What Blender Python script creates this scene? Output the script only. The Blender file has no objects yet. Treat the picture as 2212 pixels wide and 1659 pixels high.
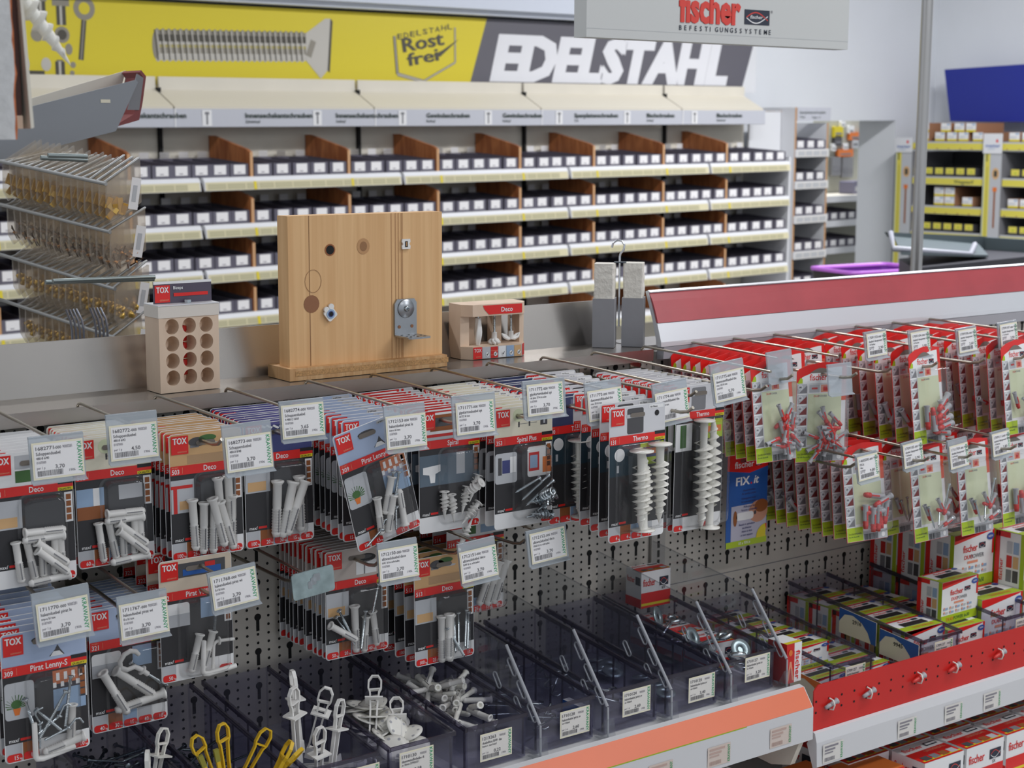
import bpy, math, random
from mathutils import Matrix, Vector
random.seed(7)
S = bpy.context.scene
COL = S.collection
# ---------------------------------------------------------------- camera
CAMX, CAMY, CAMZ = -1.52158, -1.97294, 1.60435
YAW, PITCH, ROLL = 0.6385, 0.15468, 0.00435
fw = Vector((math.sin(YAW)*math.cos(PITCH), math.cos(YAW)*math.cos(PITCH), -math.sin(PITCH)))
rt0 = Vector((math.cos(YAW), -math.sin(YAW), 0)); up0 = rt0.cross(fw)
rt = rt0*math.cos(ROLL) + up0*math.sin(ROLL); up = -rt0*math.sin(ROLL) + up0*math.cos(ROLL)
cd = bpy.data.cameras.new('camera'); cam = bpy.data.objects.new('camera', cd); COL.objects.link(cam)
cd.sensor_fit = 'HORIZONTAL'; cd.sensor_width = 36.0; cd.lens = 3497.14/2212*36.0
cd.clip_start = 0.05; cd.clip_end = 60
cam.matrix_world = Matrix(((rt.x, up.x, -fw.x, CAMX), (rt.y, up.y, -fw.y, CAMY), (rt.z, up.z, -fw.z, CAMZ), (0, 0, 0, 1)))
cd.dof.use_dof = True; cd.dof.focus_distance = 2.15; cd.dof.aperture_fstop = 11.0
S.camera = cam
# ---------------------------------------------------------------- world, lamps, exposure
w = bpy.data.worlds.new('shop_light'); S.world = w; w.use_nodes = True
w.node_tree.nodes['Background'].inputs[0].default_value = (0.86, 0.92, 1.0, 1)
w.node_tree.nodes['Background'].inputs[1].default_value = 0.62
S.view_settings.view_transform = 'Standard'; S.view_settings.look = 'None'
S.view_settings.gamma = 1.0; S.view_settings.exposure = 0.08; S.view_settings.use_curve_mapping = False
S.cycles.transparent_max_bounces = 24; S.cycles.max_bounces = 8; S.cycles.caustics_reflective = False; S.cycles.caustics_refractive = False
CEIL = 3.35
LAMPS = [  # x, y, length, width, watts, direction of the long side
    (2.2, -2.9, 1.5, .3, 44, 0), (-0.6, -3.0, 1.5, .22, 18, 0), (1.2, -1.2, 1.5, .22, 24, 0),
    (-0.2, 1.7, 1.5, .22, 26, 0), (2.2, 1.8, 1.5, .22, 34, 0), (4.9, 2.2, 1.5, .22, 105, 0), (-2.2, 1.6, 1.5, .22, 22, 0), (7.2, 5.6, 1.5, .22, 60, 0)]
for i, (x, y, l, wd, W, r) in enumerate(LAMPS):
    ld = bpy.data.lights.new('ceiling_tube_light', 'AREA'); ld.shape = 'RECTANGLE'; ld.size = l; ld.size_y = wd
    ld.energy = W; ld.color = (0.97, 0.975, 1.0)
    lo = bpy.data.objects.new('ceiling_tube_light', ld); COL.objects.link(lo); lo.location = (x, y, CEIL-0.09); lo.rotation_euler = (0, 0, r)

# ---------------------------------------------------------------- materials
def lin(c):
    return tuple(((v/255)/12.92 if v/255 <= .04045 else (((v/255)+.055)/1.055)**2.4) for v in c)
_m = {}
def mat(name, rgb, rough=.5, metal=0.0, noise=0.0, nscale=40, bump=0.0, spec=.5, coat=0.0):
    if name in _m: return _m[name]
    m = bpy.data.materials.new(name); m.use_nodes = True; nt = m.node_tree; b = nt.nodes['Principled BSDF']
    c = lin(rgb); b.inputs['Base Color'].default_value = (*c, 1); b.inputs['Roughness'].default_value = rough
    b.inputs['Metallic'].default_value = metal; b.inputs['Specular IOR Level'].default_value = spec
    if coat: b.inputs['Coat Weight'].default_value = coat; b.inputs['Coat Roughness'].default_value = .12
    if noise or bump:
        tc = nt.nodes.new('ShaderNodeTexCoord'); n = nt.nodes.new('ShaderNodeTexNoise'); n.inputs['Scale'].default_value = nscale
        n.inputs['Detail'].default_value = 4
        nt.links.new(tc.outputs['Object'], n.inputs['Vector'])
        if noise:
            r = nt.nodes.new('ShaderNodeValToRGB'); r.color_ramp.elements[0].position = .3; r.color_ramp.elements[1].position = .7
            r.color_ramp.elements[0].color = (*[v*(1-noise) for v in c], 1); r.color_ramp.elements[1].color = (*[min(1, v*(1+noise)) for v in c], 1)
            nt.links.new(n.outputs['Fac'], r.inputs['Fac']); nt.links.new(r.outputs['Color'], b.inputs['Base Color'])
        if bump:
            bp = nt.nodes.new('ShaderNodeBump'); bp.inputs['Strength'].default_value = bump; bp.inputs['Distance'].default_value = .002
            nt.links.new(n.outputs['Fac'], bp.inputs['Height']); nt.links.new(bp.outputs['Normal'], b.inputs['Normal'])
    _m[name] = m; return m
def clear(name, rgb, tint=1.0, rough=.06, haze=0.0, hazec=(200, 200, 205), ior=1.45):
    """thin clear plastic: see-through with a tint, a Fresnel gloss and a little milky scatter"""
    if name in _m: return _m[name]
    m = bpy.data.materials.new(name); m.use_nodes = True; nt = m.node_tree; nt.nodes.clear()
    o = nt.nodes.new('ShaderNodeOutputMaterial'); t = nt.nodes.new('ShaderNodeBsdfTransparent'); g = nt.nodes.new('ShaderNodeBsdfGlossy')
    t.inputs[0].default_value = (*[tint*v for v in lin(rgb)], 1); g.inputs['Roughness'].default_value = rough
    ge = nt.nodes.new('ShaderNodeNewGeometry'); dt = nt.nodes.new('ShaderNodeVectorMath'); dt.operation = 'DOT_PRODUCT'
    nt.links.new(ge.outputs['Normal'], dt.inputs[0]); nt.links.new(ge.outputs['Incoming'], dt.inputs[1])
    def mth(op, a, b_):
        q = nt.nodes.new('ShaderNodeMath'); q.operation = op
        for i_, v in enumerate((a, b_)):
            if v is None: continue
            if isinstance(v, float): q.inputs[i_].default_value = v
            else: nt.links.new(v, q.inputs[i_])
        return q.outputs[0]
    ab = mth('ABSOLUTE', dt.outputs['Value'], None); om = mth('SUBTRACT', 1.0, ab); p5 = mth('POWER', om, 5.0)
    class fr: outputs = [mth('ADD', mth('MULTIPLY', p5, .90), .045)]
    d = nt.nodes.new('ShaderNodeBsdfDiffuse'); d.inputs[0].default_value = (*lin(hazec), 1)
    mx = nt.nodes.new('ShaderNodeMixShader'); mx.inputs[0].default_value = haze
    nt.links.new(t.outputs[0], mx.inputs[1]); nt.links.new(d.outputs[0], mx.inputs[2])
    m2 = nt.nodes.new('ShaderNodeMixShader'); nt.links.new(fr.outputs[0], m2.inputs[0]); nt.links.new(mx.outputs[0], m2.inputs[1]); nt.links.new(g.outputs[0], m2.inputs[2])
    nt.links.new(m2.outputs[0], o.inputs[0]); _m[name] = m; return m
def wood(name, a, b_, scale=(60, 60, 4), rough=.55, dist=2.5):
    if name in _m: return _m[name]
    m = bpy.data.materials.new(name); m.use_nodes = True; nt = m.node_tree; b = nt.nodes['Principled BSDF']; b.inputs['Roughness'].default_value = rough
    tc = nt.nodes.new('ShaderNodeTexCoord'); mp = nt.nodes.new('ShaderNodeMapping'); mp.inputs['Scale'].default_value = scale
    n = nt.nodes.new('ShaderNodeTexNoise'); n.inputs['Scale'].default_value = 1.0; n.inputs['Detail'].default_value = 5; n.inputs['Distortion'].default_value = dist*.3
    r = nt.nodes.new('ShaderNodeValToRGB'); r.color_ramp.elements[0].color = (*lin(a), 1); r.color_ramp.elements[1].color = (*lin(b_), 1)
    r.color_ramp.elements[0].position = .35; r.color_ramp.elements[1].position = .68
    nt.links.new(tc.outputs['Object'], mp.inputs['Vector']); nt.links.new(mp.outputs[0], n.inputs['Vector'])
    nt.links.new(n.outputs['Fac'], r.inputs['Fac']); nt.links.new(r.outputs['Color'], b.inputs['Base Color']); _m[name] = m; return m

WHITE = mat('white_paint', (226, 227, 230), .5, noise=.03, nscale=3)
WALLW = mat('white_wall', (233, 236, 240), .8, noise=.03, nscale=1.5)
CREAM = mat('cream_panel', (222, 216, 202), .55, noise=.03, nscale=6)
PEG = mat('pegboard_enamel', (204, 198, 188), .4, noise=.02, nscale=8)
DARK = mat('dark_gap', (18, 18, 18), .8)
BLACK = mat('black_ink', (34, 33, 36), .5)
INK = mat('grey_ink', (88, 86, 92), .6)
LINK = mat('pale_ink', (140, 136, 144), .6)
RED = mat('card_red', (222, 38, 34), .35)
REDP = mat('red_enamel', (206, 40, 36), .35, noise=.05, nscale=6)
WPRINT = mat('print_white', (238, 238, 238), .45)
GREYP = mat('print_grey', (190, 192, 196), .5)
MGREY = mat('print_mid_grey', (128, 128, 132), .5)
DGREY = mat('print_dark_grey', (78, 77, 80), .5)
CARDK = mat('card_black', (46, 45, 48), .38)
YEL = mat('print_yellow', (224, 204, 40), .45)
ORNG = mat('print_orange', (226, 122, 52), .5)
TAN = mat('print_tan', (214, 172, 122), .5)
BROWN = mat('print_brown', (150, 88, 46), .5)
SKY = mat('print_sky', (170, 186, 214), .5)
NAVY = mat('print_navy', (64, 70, 122), .45)
BLUE = mat('print_blue', (38, 92, 168), .45)
LBLUE = mat('print_pale_blue', (150, 176, 206), .45)
GREEN = mat('print_green', (56, 160, 104), .5)
DKGRN = mat('print_leaf_green', (70, 110, 58), .5)
LIME = mat('print_lime', (172, 196, 40), .45)
PLIME = mat('print_pale_lime', (216, 222, 186), .45)
MAROON = mat('print_maroon', (128, 58, 58), .45)
PINK = mat('print_pink', (232, 150, 120), .45)
CREAMP = mat('print_cream', (232, 226, 204), .5)
LABEL = mat('label_paper', (226, 222, 216), .6)
LABELW = mat('label_white', (240, 238, 238), .6)
STEEL = mat('zinc_wire', (176, 170, 158), .3, 1.0, noise=.05, nscale=60)
CHROME = mat('bright_steel', (214, 216, 220), .16, 1.0)
ZINC = mat('zinc_screw', (186, 194, 198), .25, 1.0, noise=.08, nscale=200)
BLKST = mat('blued_steel', (84, 92, 98), .3, .9)
LEDGE = mat('brushed_steel', (176, 171, 165), .27, .85, noise=.05, nscale=5)
ALU = mat('aluminium', (226, 228, 232), .3, .35)
WPL = mat('white_plastic', (232, 230, 226), .45, spec=.4)
NATPL = mat('natural_nylon', (236, 234, 226), .4)
GPL = mat('grey_nylon', (176, 176, 180), .42)
RPL = mat('red_nylon', (208, 48, 42), .4)
YPL = mat('yellow_plastic', (226, 184, 36), .4)
CLEAR = clear('clear_blister', (250, 250, 250), 1.0, .05, .03)
TAGC = clear('clear_tag_holder', (235, 238, 242), .95, .12, .42, (214, 222, 228))
BINC = clear('smoky_bin_plastic', (241, 241, 247), 1.0, .08, .06, (150, 148, 162))
DIVC = clear('clear_divider_plastic', (246, 247, 248), .98, .06, .035)
BAGC = clear('clear_bag_film', (246, 243, 238), 1.0, .14, .17, (222, 214, 204))
# ---------------------------------------------------------------- mesh builder
I4 = Matrix.Identity(4)
def TR(x=0, y=0, z=0): return Matrix.Translation((x, y, z))
def RX(a): return Matrix.Rotation(a, 4, 'X')
def RY(a): return Matrix.Rotation(a, 4, 'Y')
def RZ(a): return Matrix.Rotation(a, 4, 'Z')
_tc = {}
def glyphs(t, off=.012):
    if (t, off) in _tc: return _tc[(t, off)]
    c = bpy.data.curves.new('t', 'FONT'); c.body = t; c.size = 1; c.resolution_u = 2; c.offset = off; c.fill_mode = 'FRONT'
    o = bpy.data.objects.new('t', c); COL.objects.link(o); me = o.to_mesh()
    v = [(p.co.x, p.co.y) for p in me.vertices]; f = [tuple(p.vertices) for p in me.polygons]
    o.to_mesh_clear(); bpy.data.objects.remove(o); bpy.data.curves.remove(c)
    x0 = min((p[0] for p in v), default=0); x1 = max((p[0] for p in v), default=1)
    _tc[(t, off)] = (v, f, x0, x1); return _tc[(t, off)]
class MB:
    def __init__(s): s.v = []; s.f = []; s.fm = []; s.fs = []; s.mats = []; s.T = I4
    def add(s, vs, fs, m, sm=False):
        n = len(s.v); T = s.T
        if T is I4: s.v += [tuple(p) for p in vs]
        else: s.v += [tuple(T @ Vector(p)) for p in vs]
        if m not in s.mats: s.mats.append(m)
        k = s.mats.index(m)
        for f in fs: s.f.append(tuple(i+n for i in f)); s.fm.append(k); s.fs.append(sm)
        return s
    def box(s, x0, x1, y0, y1, z0, z1, m):
        return s.add([(x0,y0,z0),(x1,y0,z0),(x1,y1,z0),(x0,y1,z0),(x0,y0,z1),(x1,y0,z1),(x1,y1,z1),(x0,y1,z1)],
              [(3,2,1,0),(4,5,6,7),(0,1,5,4),(1,2,6,5),(2,3,7,6),(3,0,4,7)], m)
    def poly(s, pts, m): return s.add(pts, [tuple(range(len(pts)))], m)
    def rect(s, x0, x1, z0, z1, y, m): return s.add([(x0,y,z0),(x1,y,z0),(x1,y,z1),(x0,y,z1)], [(0,1,2,3)], m)
    def prism(s, p2, ax, a0, a1, m, sm=False):
        """2d outline extruded along an axis: ax 'y' -> (x,z), 'x' -> (y,z), 'z' -> (x,y)"""
        g = {'y': lambda u, v, a: (u, a, v), 'x': lambda u, v, a: (a, u, v), 'z': lambda u, v, a: (u, v, a)}[ax]
        n = len(p2); vs = [g(u, v, a0) for u, v in p2] + [g(u, v, a1) for u, v in p2]
        s.add(vs, [tuple(range(n)), tuple(range(2*n-1, n-1, -1))], m)
        return s.add(vs, [(i, i+n, (i+1) % n + n, (i+1) % n) for i in range(n)], m, sm)
    def loops(s, ls, m, close=True, cap0=True, cap1=True, sm=True):
        n = len(ls[0]); vs = [p for l in ls for p in l]; fs = []
        for k in range(len(ls)-1):
            for i in range(n if close else n-1):
                j = (i+1) % n; fs.append((k*n+i, k*n+j, (k+1)*n+j, (k+1)*n+i))
        s.add(vs, fs, m, sm)
        if cap0: s.add(ls[0], [tuple(range(n-1, -1, -1))], m)
        if cap1: s.add(ls[-1], [tuple(range(n))], m)
        return s
    def tube(s, pts, r, n, m, cap=True):
        P = [Vector(p) for p in pts]; ls = []; prev = None
        for i, p in enumerate(P):
            d = ((P[min(i+1, len(P)-1)]-p).normalized() + (p-P[max(i-1, 0)]).normalized()).normalized()
            a = prev if prev else (Vector((0, 0, 1)) if abs(d.z) < .9 else Vector((1, 0, 0)))
            u = (a - d*a.dot(d)).normalized(); v = d.cross(u); prev = u
            rr = r[i] if isinstance(r, (list, tuple)) else r
            ls.append([tuple(p + u*math.cos(2*math.pi*k/n)*rr + v*math.sin(2*math.pi*k/n)*rr) for k in range(n)])
        return s.loops(ls, m, True, cap, cap)
    def lathe(s, prof, n, m, sm=True):
        """profile of (radius, z), about z; m may be a list per ring gap"""
        ls = [[(r*math.cos(2*math.pi*k/n), r*math.sin(2*math.pi*k/n), z) for k in range(n)] for r, z in prof]
        if isinstance(m, list):
            for i in range(len(ls)-1): s.loops(ls[i:i+2], m[i], True, i == 0, i == len(ls)-2, sm)
            return s
        return s.loops(ls, m, True, True, True, sm)
    def text(s, t, x, z, h, y, m, align='l', width=None, shear=0.0, sx=1.0, off=.012):
        v, f, x0, x1 = glyphs(t, off); k = h/.70; kx = k*sx
        if width: kx = width/(x1-x0)
        W = (x1-x0)*kx; ox = x - {'l': 0, 'c': W/2, 'r': W}[align]
        return s.add([(ox+(p[0]-x0)*kx+p[1]*k*shear, y, z+p[1]*k) for p in v], f, m)
    def bars(s, x0, x1, z0, z1, y, m, seed=1, n=22):
        r = random.Random(seed); x = x0; st = (x1-x0)/n
        while x < x1-st:
            wd = st*r.choice((.3, .35, .6)); s.rect(x, x+wd, z0, z1, y, m); x += wd+st*r.choice((.35, .6))
        return s
    def me(s, name):
        me = bpy.data.meshes.new(name); me.from_pydata(s.v, [], s.f)
        for m in s.mats: me.materials.append(m)
        me.polygons.foreach_set('material_index', s.fm); me.polygons.foreach_set('use_smooth', s.fs); me.update(); return me
def rrect(x0, x1, z0, z1, r, n=4):
    p = []
    for cx, cz, a0 in ((x1-r, z1-r, 0), (x0+r, z1-r, 90), (x0+r, z0+r, 180), (x1-r, z0+r, 270)):
        for i in range(n+1):
            a = math.radians(a0+90*i/n); p.append((cx+r*math.cos(a), cz+r*math.sin(a)))
    return p
def tag(o, label=None, cat=None, group=None, kind=None):
    if label: o['label'] = label
    if cat: o['category'] = cat
    if group: o['group'] = group
    if kind: o['kind'] = kind
    return o
def obj(name, mb, parent=None, M=None, label=None, cat=None, group=None, kind=None):
    me = mb.me(name) if isinstance(mb, MB) else mb
    o = bpy.data.objects.new(name, me); COL.objects.link(o)
    if parent: o.parent = parent
    if M is not None: o.matrix_local = M
    return tag(o, label, cat, group, kind)
def thing(name, label, cat, M=None, group=None, kind=None):
    o = bpy.data.objects.new(name, None); COL.objects.link(o); o.empty_display_size = .02
    if M is not None: o.matrix_world = M
    return tag(o, label, cat, group, kind)
def dup(root, M, label, group=None, skip=(), keepgroup=True):
    r = root.copy(); COL.objects.link(r); r.matrix_world = M; r['label'] = label
    if group: r['group'] = group
    for ch in list(root.children):
        if ch.name.split('.')[0] in skip: continue
        c = ch.copy(); COL.objects.link(c); c.parent = r
        for g in list(ch.children):
            d = g.copy(); COL.objects.link(d); d.parent = c
    return r
ORD = ['front', 'second', 'third', 'fourth', 'fifth', 'sixth', 'seventh', 'eighth', 'ninth', 'tenth', 'eleventh', 'twelfth', 'thirteenth', 'fourteenth', 'fifteenth', 'sixteenth']
ORDN = ['first'] + ORD[1:]
# ---------------------------------------------------------------- frame of the back wall (runs 5 degrees off the gondola)
_a, _t = 0.0862, 0.0097
bd = Vector((math.cos(_a)*math.cos(_t), math.sin(_a)*math.cos(_t), math.sin(_t))); bn = Vector((-math.sin(_a), math.cos(_a), 0)); bu = bd.cross(bn)
MBG = Matrix(((bd.x, bn.x, bu.x, 1.3352), (bd.y, bn.y, bu.y, 3.9557), (bd.z, bn.z, bu.z, 1.4199), (0, 0, 0, 1)))
FLOORM = mat('floor_vinyl', (150, 148, 144), .45, noise=.06, nscale=5)
obj('floor', MB().box(-7, 10, -5, 9, -.05, 0, FLOORM), label='grey vinyl shop floor', cat='floor', kind='structure')
obj('ceiling', MB().box(-7, 10, -5, 9, CEIL, CEIL+.05, WALLW), label='plain white shop ceiling', cat='ceiling', kind='structure')
for i, (x, y, l, wd, W, r) in enumerate(LAMPS):
    t = thing('ceiling_lamp', 'white strip lamp under the ceiling, ' + ['far out over the front aisle at the right', 'far out over the front aisle at the left', 'over the front aisle close to the red topped bay', 'over the middle of the back aisle', 'over the yellow banner', 'over the doorway', 'at the left end of the back aisle', 'in the room beyond the doorway'][i], 'lamp', TR(x, y, CEIL), 'strip lamps under the ceiling')
    obj('lamp_housing', MB().box(-l/2-.05, l/2+.05, -wd/2-.04, wd/2+.04, -.07, 0, WHITE), t)
m = MB(); HB = -1.45; HT = 2.0
m.box(-6, 4.5, .5, .78, HB, HT, WALLW); m.box(5.33, 5.76, .5, .78, HB, HT, WALLW); m.box(4.5, 5.33, .5, .78, .212, HT, WALLW)
obj('wall_back', m, None, MBG, 'white wall behind the long bin shelving, with a doorway', 'wall', kind='structure')
obj('wall_right', MB().box(5.75, 5.9, -7, .78, HB, HT, WALLW), None, MBG, 'white wall behind the yellow edged rack', 'wall', kind='structure')
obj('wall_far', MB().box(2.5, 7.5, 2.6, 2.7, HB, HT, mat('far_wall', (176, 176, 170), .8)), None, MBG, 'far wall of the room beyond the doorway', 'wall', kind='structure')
obj('trim_1', MB().prism([(.5, .712), (.30, .712), (.30, .735), (.26, .735), (.26, 1.9), (.5, 1.9)], 'x', -5, 3.1, mat('soffit_paint', (214, 220, 232), .6)), None, MBG, 'pale soffit above the yellow banner', 'trim', kind='structure')
# ---------------------------------------------------------------- long bin shelving
WOODD = wood('divider_wood', (150, 84, 44), (196, 124, 72), (6, 30, 6))
WOODE = mat('divider_edge', (206, 160, 116), .6)
RAILP = mat('rail_paper', (216, 208, 172), .55); RAILB = mat('rail_paper_print', (186, 180, 146), .6)
LV = [0.0, -.1875, -.367, -.5495, -.735]
DIVS = [-.86, -.31, .24, .725, 1.21, 1.70, 2.18, 2.67, 3.15]
BAYN = ['far left', 'left', 'second', 'third', 'right end']
for k in range(-1, 4):
    x0, x1 = k, (k+1 if k < 3 else 3.66)
    t = thing('bin_shelf_bay', 'cream shelving bay of bins under the yellow and grey banner, %s bay' % BAYN[k+1], 'shelving', MBG @ TR(x0, 0, 0), 'bays of the long bin shelving'); L = x1-x0
    obj('back_panel', MB().box(.012, L-.004, .32, .335, -1.41, .40, CREAM), t)
    obj('upright', MB().box(-.004, .010, .30, .36, -1.41, .356, DARK), t)
    # sloping canopy over the bins
    obj('canopy', MB().prism([(.185, .268), (.36, .358), (.36, .368), (.183, .278)], 'x', .004, L-.004, mat('canopy_board', (226, 219, 202), .6)), t)
    for li, h in enumerate(LV):
        obj('shelf', MB().box(.004, L-.004, .002, .32, h-.022, h-.004, WHITE), t)
        m = MB(); m.prism([(.0, h-.002), (-.012, h-.004), (-.020, h-.018), (-.026, h-.054), (-.018, h-.056), (.0, h-.022)], 'x', .006, L-.012, WHITE)
        y = -.0235
        def rq(a, b, za, zb, mm, o):
            f = lambda z: -.020 - (h-.018-z)/.036*.006 - o
            m.add([(a, f(za), za), (b, f(za), za), (b, f(zb), zb), (a, f(zb), zb)], [(0, 1, 2, 3)], mm)
        rq(.01, L-.016, h-.053, h-.0205, RAILP, .0006)
        rr = random.Random(li*7+k); x = .02
        while x < L-.08:
            wd = rr.choice((.06, .075, .075, .09)); rq(x, min(x+wd-.006, L-.02), h-.049, h-.027, RAILB, .0012); x += wd
        for dv in DIVS:
            if x0 < dv < x1-.03: rq(dv-x0-.006, dv-x0+.007, h-.053, h-.0205, YEL, .0018)
        obj('price_rail', m, t)
    for li, h in enumerate(LV):
        for dv in DIVS:
            if x0 <= dv < x1:
                q = dv-x0; m = MB()
                m.prism([(.0, h-.003), (.0, h+.096), (.03, h+.108), (.28, h+.160), (.315, h+.160), (.315, h-.003)], 'x', q-.006, q+.006, WOODD)
                m.box(q-.0065, q+.0065, -.001, .0008, h-.003, h+.096, WOODE)
                obj('divider', m, t)
obj('side_panel', MB().box(3.664, 3.676, .0, .33, -1.41, .02, WHITE), None, MBG, 'white end panel closing the right end of the bin shelving', 'panel')
# header strip with the screw names
HSTR = mat('header_strip_grey', (196, 198, 206), .45); HTXT = mat('header_text_green', (58, 70, 66), .6)
m = MB(); m.prism([(.185, .270), (.178, .268), (.176, .196), (.185, .194)], 'x', -1.0, 3.665, HSTR)
for tx, sub, a, b in (('Sechskantschrauben', '', -.217, .05), ('Innensechskantschrauben', 'Zylinderkopf', .328, .663), ('Innensechskantschrauben', 'Senkkopf', .787, 1.125), ('Gewindeschrauben', 'Flachkopf', 1.287, 1.544), ('Gewindeschrauben', 'Senkkopf', 1.747, 1.999), ('Spanplattenschrauben', 'Torx', 2.215, 2.518), ('Blechschrauben', 'Senkkopf', 2.726, 2.934), ('Blechschrauben', 'Zylinderkopf', 3.263, 3.47)):
    m.text(tx, a, .233, .020, .1745, HTXT, width=b-a, off=.03)
    if sub: m.text(sub, a, .212, .012, .1745, HTXT, sx=.8)
for x in (.146, .69, 1.151, 1.658, 2.113, 2.585, 3.09):
    m.rect(x-.022, x+.022, .200, .264, .1752, WPRINT); m.rect(x-.004, x+.004, .206, .246, .1744, MGREY); m.rect(x-.010, x+.010, .246, .257, .1744, MGREY)
for x in (0.0, 1.0, 2.0, 3.0): m.rect(x-.003, x+.003, .196, .269, .1750, WPRINT)
obj('header_strip', m, None, MBG, 'long grey header strip naming the screw types above the bins', 'header strip')
# ---------------------------------------------------------------- yellow and grey banner
BYEL = mat('banner_yellow', (222, 204, 42), .4); BGRY = mat('banner_grey', (98, 96, 104), .4); BWHT = mat('banner_white', (232, 232, 236), .45)
SCL = mat('printed_screw_light', (196, 192, 184), .45); SCM = mat('printed_screw_mid', (146, 140, 128), .45); SCD = mat('printed_screw_dark', (76, 72, 62), .5); SCY = mat('printed_screw_gold', (176, 164, 96), .45)
m = MB(); B0, B1 = .368, .700
m.box(-1.2, 3.79, .355, .372, B0, B1, WHITE)
m.add([(-1.2, .354, B0), (1.687, .354, B0), (1.805, .354, B1), (-1.2, .354, B1)], [(0, 1, 2, 3)], BYEL)
m.add([(1.687, .354, B0), (3.663, .354, B0), (3.79, .354, B1), (1.805, .354, B1)], [(0, 1, 2, 3)], BGRY)
m.add([(3.663, .3538, B0), (3.79, .3538, B0), (3.79, .3538, B1)], [(0, 1, 2)], WHITE)
m.text('EDELSTAHL', 1.822, .418, .205, .3530, BWHT, width=1.70, shear=.28, off=.045)
# bold strokes: the same letters again a hair to the side
m.text('EDELSTAHL', 1.840, .418, .205, .3526, BWHT, width=1.70, shear=.28, off=.045)
def ln(a, b, wd, mm, y=.3530):
    a = Vector(a); b = Vector(b); d = (b-a).normalized()*wd/2; n_ = Vector((-d.y, d.x))
    m.add([(a.x-n_.x, y, a.y-n_.y), (b.x-n_.x, y, b.y-n_.y), (b.x+n_.x, y, b.y+n_.y), (a.x+n_.x, y, a.y+n_.y)], [(0, 1, 2, 3)], mm)
def disc(cx, cz, r, y, mm, n=20, sx=1.0):
    m.poly([(cx+r*sx*math.cos(2*math.pi*i/n), y, cz+r*math.sin(2*math.pi*i/n)) for i in range(n)], mm)
# big printed countersunk screw
zb, zt, xs0, xs1 = .468, .587, .012, .765
for i, (f0, f1, mm) in enumerate(((0, .22, SCL), (.22, .42, SCM), (.42, .52, SCY), (.52, .62, SCL), (.62, .86, SCD), (.86, 1, SCM))):
    m.add([(xs0+.01, .3532, zb+(zt-zb)*f0), (xs1, .3532, zb+(zt-zb)*f0+.012), (xs1, .3532, zb+(zt-zb)*f1+.012), (xs0+.01, .3532, zb+(zt-zb)*f1)], [(0, 1, 2, 3)], mm)
disc(xs0+.012, (zb+zt)/2, (zt-zb)/2-.004, .3531, SCM, sx=.3)
for i in range(27):
    x = xs0+.02+i*.0272; dz = .012*(x-xs0)/(xs1-xs0)
    ln((x, zb+dz-.002), (x-.012, zt+dz+.001), .006, SCD, .3527); ln((x+.010, zb+dz-.002), (x-.002, zt+dz+.001), .005, SCL, .3526)
    m.add([(x-.012, .3528, zt+dz), (x+.012, .3528, zt+dz), (x, .3528, zt+dz+.008)], [(0, 1, 2)], SCM)
    m.add([(x-.012, .3528, zb+dz), (x, .3528, zb+dz-.008), (x+.012, .3528, zb+dz)], [(0, 1, 2)], SCL)
m.add([(xs1-.005, .3526, zb+.012), (.835, .3526, .404), (.872, .3526, .44), (.893, .3526, .665), (.865, .3526, .664), (xs1-.005, .3526, zt+.010)], [(0, 1, 2, 3, 4, 5)], SCL)
m.add([(.872, .3524, .44), (.884, .3524, .43), (.905, .3524, .655), (.893, .3524, .665)], [(0, 1, 2, 3)], SCD)
ln((.772, zb+.03), (.80, zt-.02), .03, SCM, .3524)
# rust-free shield
SH = [(1.247, .601), (1.262, .430), (1.412, .400), (1.606, .490), (1.606, .652)]
for i in range(4): ln(SH[i], SH[i+1], .017 if i < 2 else .010, SCD if i != 1 else SCM, .3530); ln(SH[i], SH[i+1], .005, SCL, .3526)
for j, ch in enumerate('EDELSTAHL'): m.text(ch, 1.264+j*.037, .588+j*.0068, .024, .3528, SCD, width=.029)
def rtext(tx, x, z, h, wd, ang, mm):
    T = m.T; m.T = TR(x, .3526, z) @ RY(-ang); m.text(tx, 0, 0, h, 0, mm, width=wd); m.T = TR(x+.005, .3522, z) @ RY(-ang); m.text(tx, 0, 0, h, 0, mm, width=wd); m.T = T
rtext('Rost', 1.296, .530, .062, .245, .17, SCD); rtext('frei', 1.322, .468, .056, .185, .17, SCD)
m.add([(1.47, .3520, .520), (1.515, .3520, .515), (1.63, .3520, .600), (1.53, .3520, .545)], [(0, 1, 2, 3)], SCD)
# small printed hardware at the left end
def bolt(x, z0, z1, hw, hh, mm=SCD): m.rect(x-.020, x+.020, z0, z1, .3530, mm); m.rect(x-.006, x+.004, z0, z1, .3527, SCL); m.rect(x-hw, x+hw, z1, z1+hh, .3529, SCM); m.rect(x-hw, x+hw, z1+hh*.6, z1+hh, .3526, SCD)
bolt(-.56, .50, .63, .03, .04); bolt(-.47, .60, .68, .026, .02); bolt(-.386, .592, .665, .036, .036); bolt(-.40, .395, .452, .014, .006)
disc(-.287, .660, .046, .3531, SCM); disc(-.287, .660, .024, .3527, BYEL); ln((-.290, .614), (-.310, .46), .022, SCD); ln((-.290, .614), (-.310, .46), .006, SCM, .3526)
disc(-.386, .555, .032, .3530, SCM); disc(-.386, .555, .020, .3527, SCD); disc(-.49, .552, .026, .3530, SCM)
disc(-.548, .440, .026, .3530, SCL, sx=.8); disc(-.458, .440, .026, .3530, SCL, sx=.8); ln((-.54, .405), (-.466, .405), .02, SCD)
disc(-.345, .440, .012, .3530, SCM); disc(-.35, .408, .010, .3530, SCM); disc(-.36, .50, .022, .3530, SCM, sx=.7)
obj('banner_board', m, None, MBG, 'long yellow and grey banner showing a big screw above the shelving', 'banner')
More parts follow.
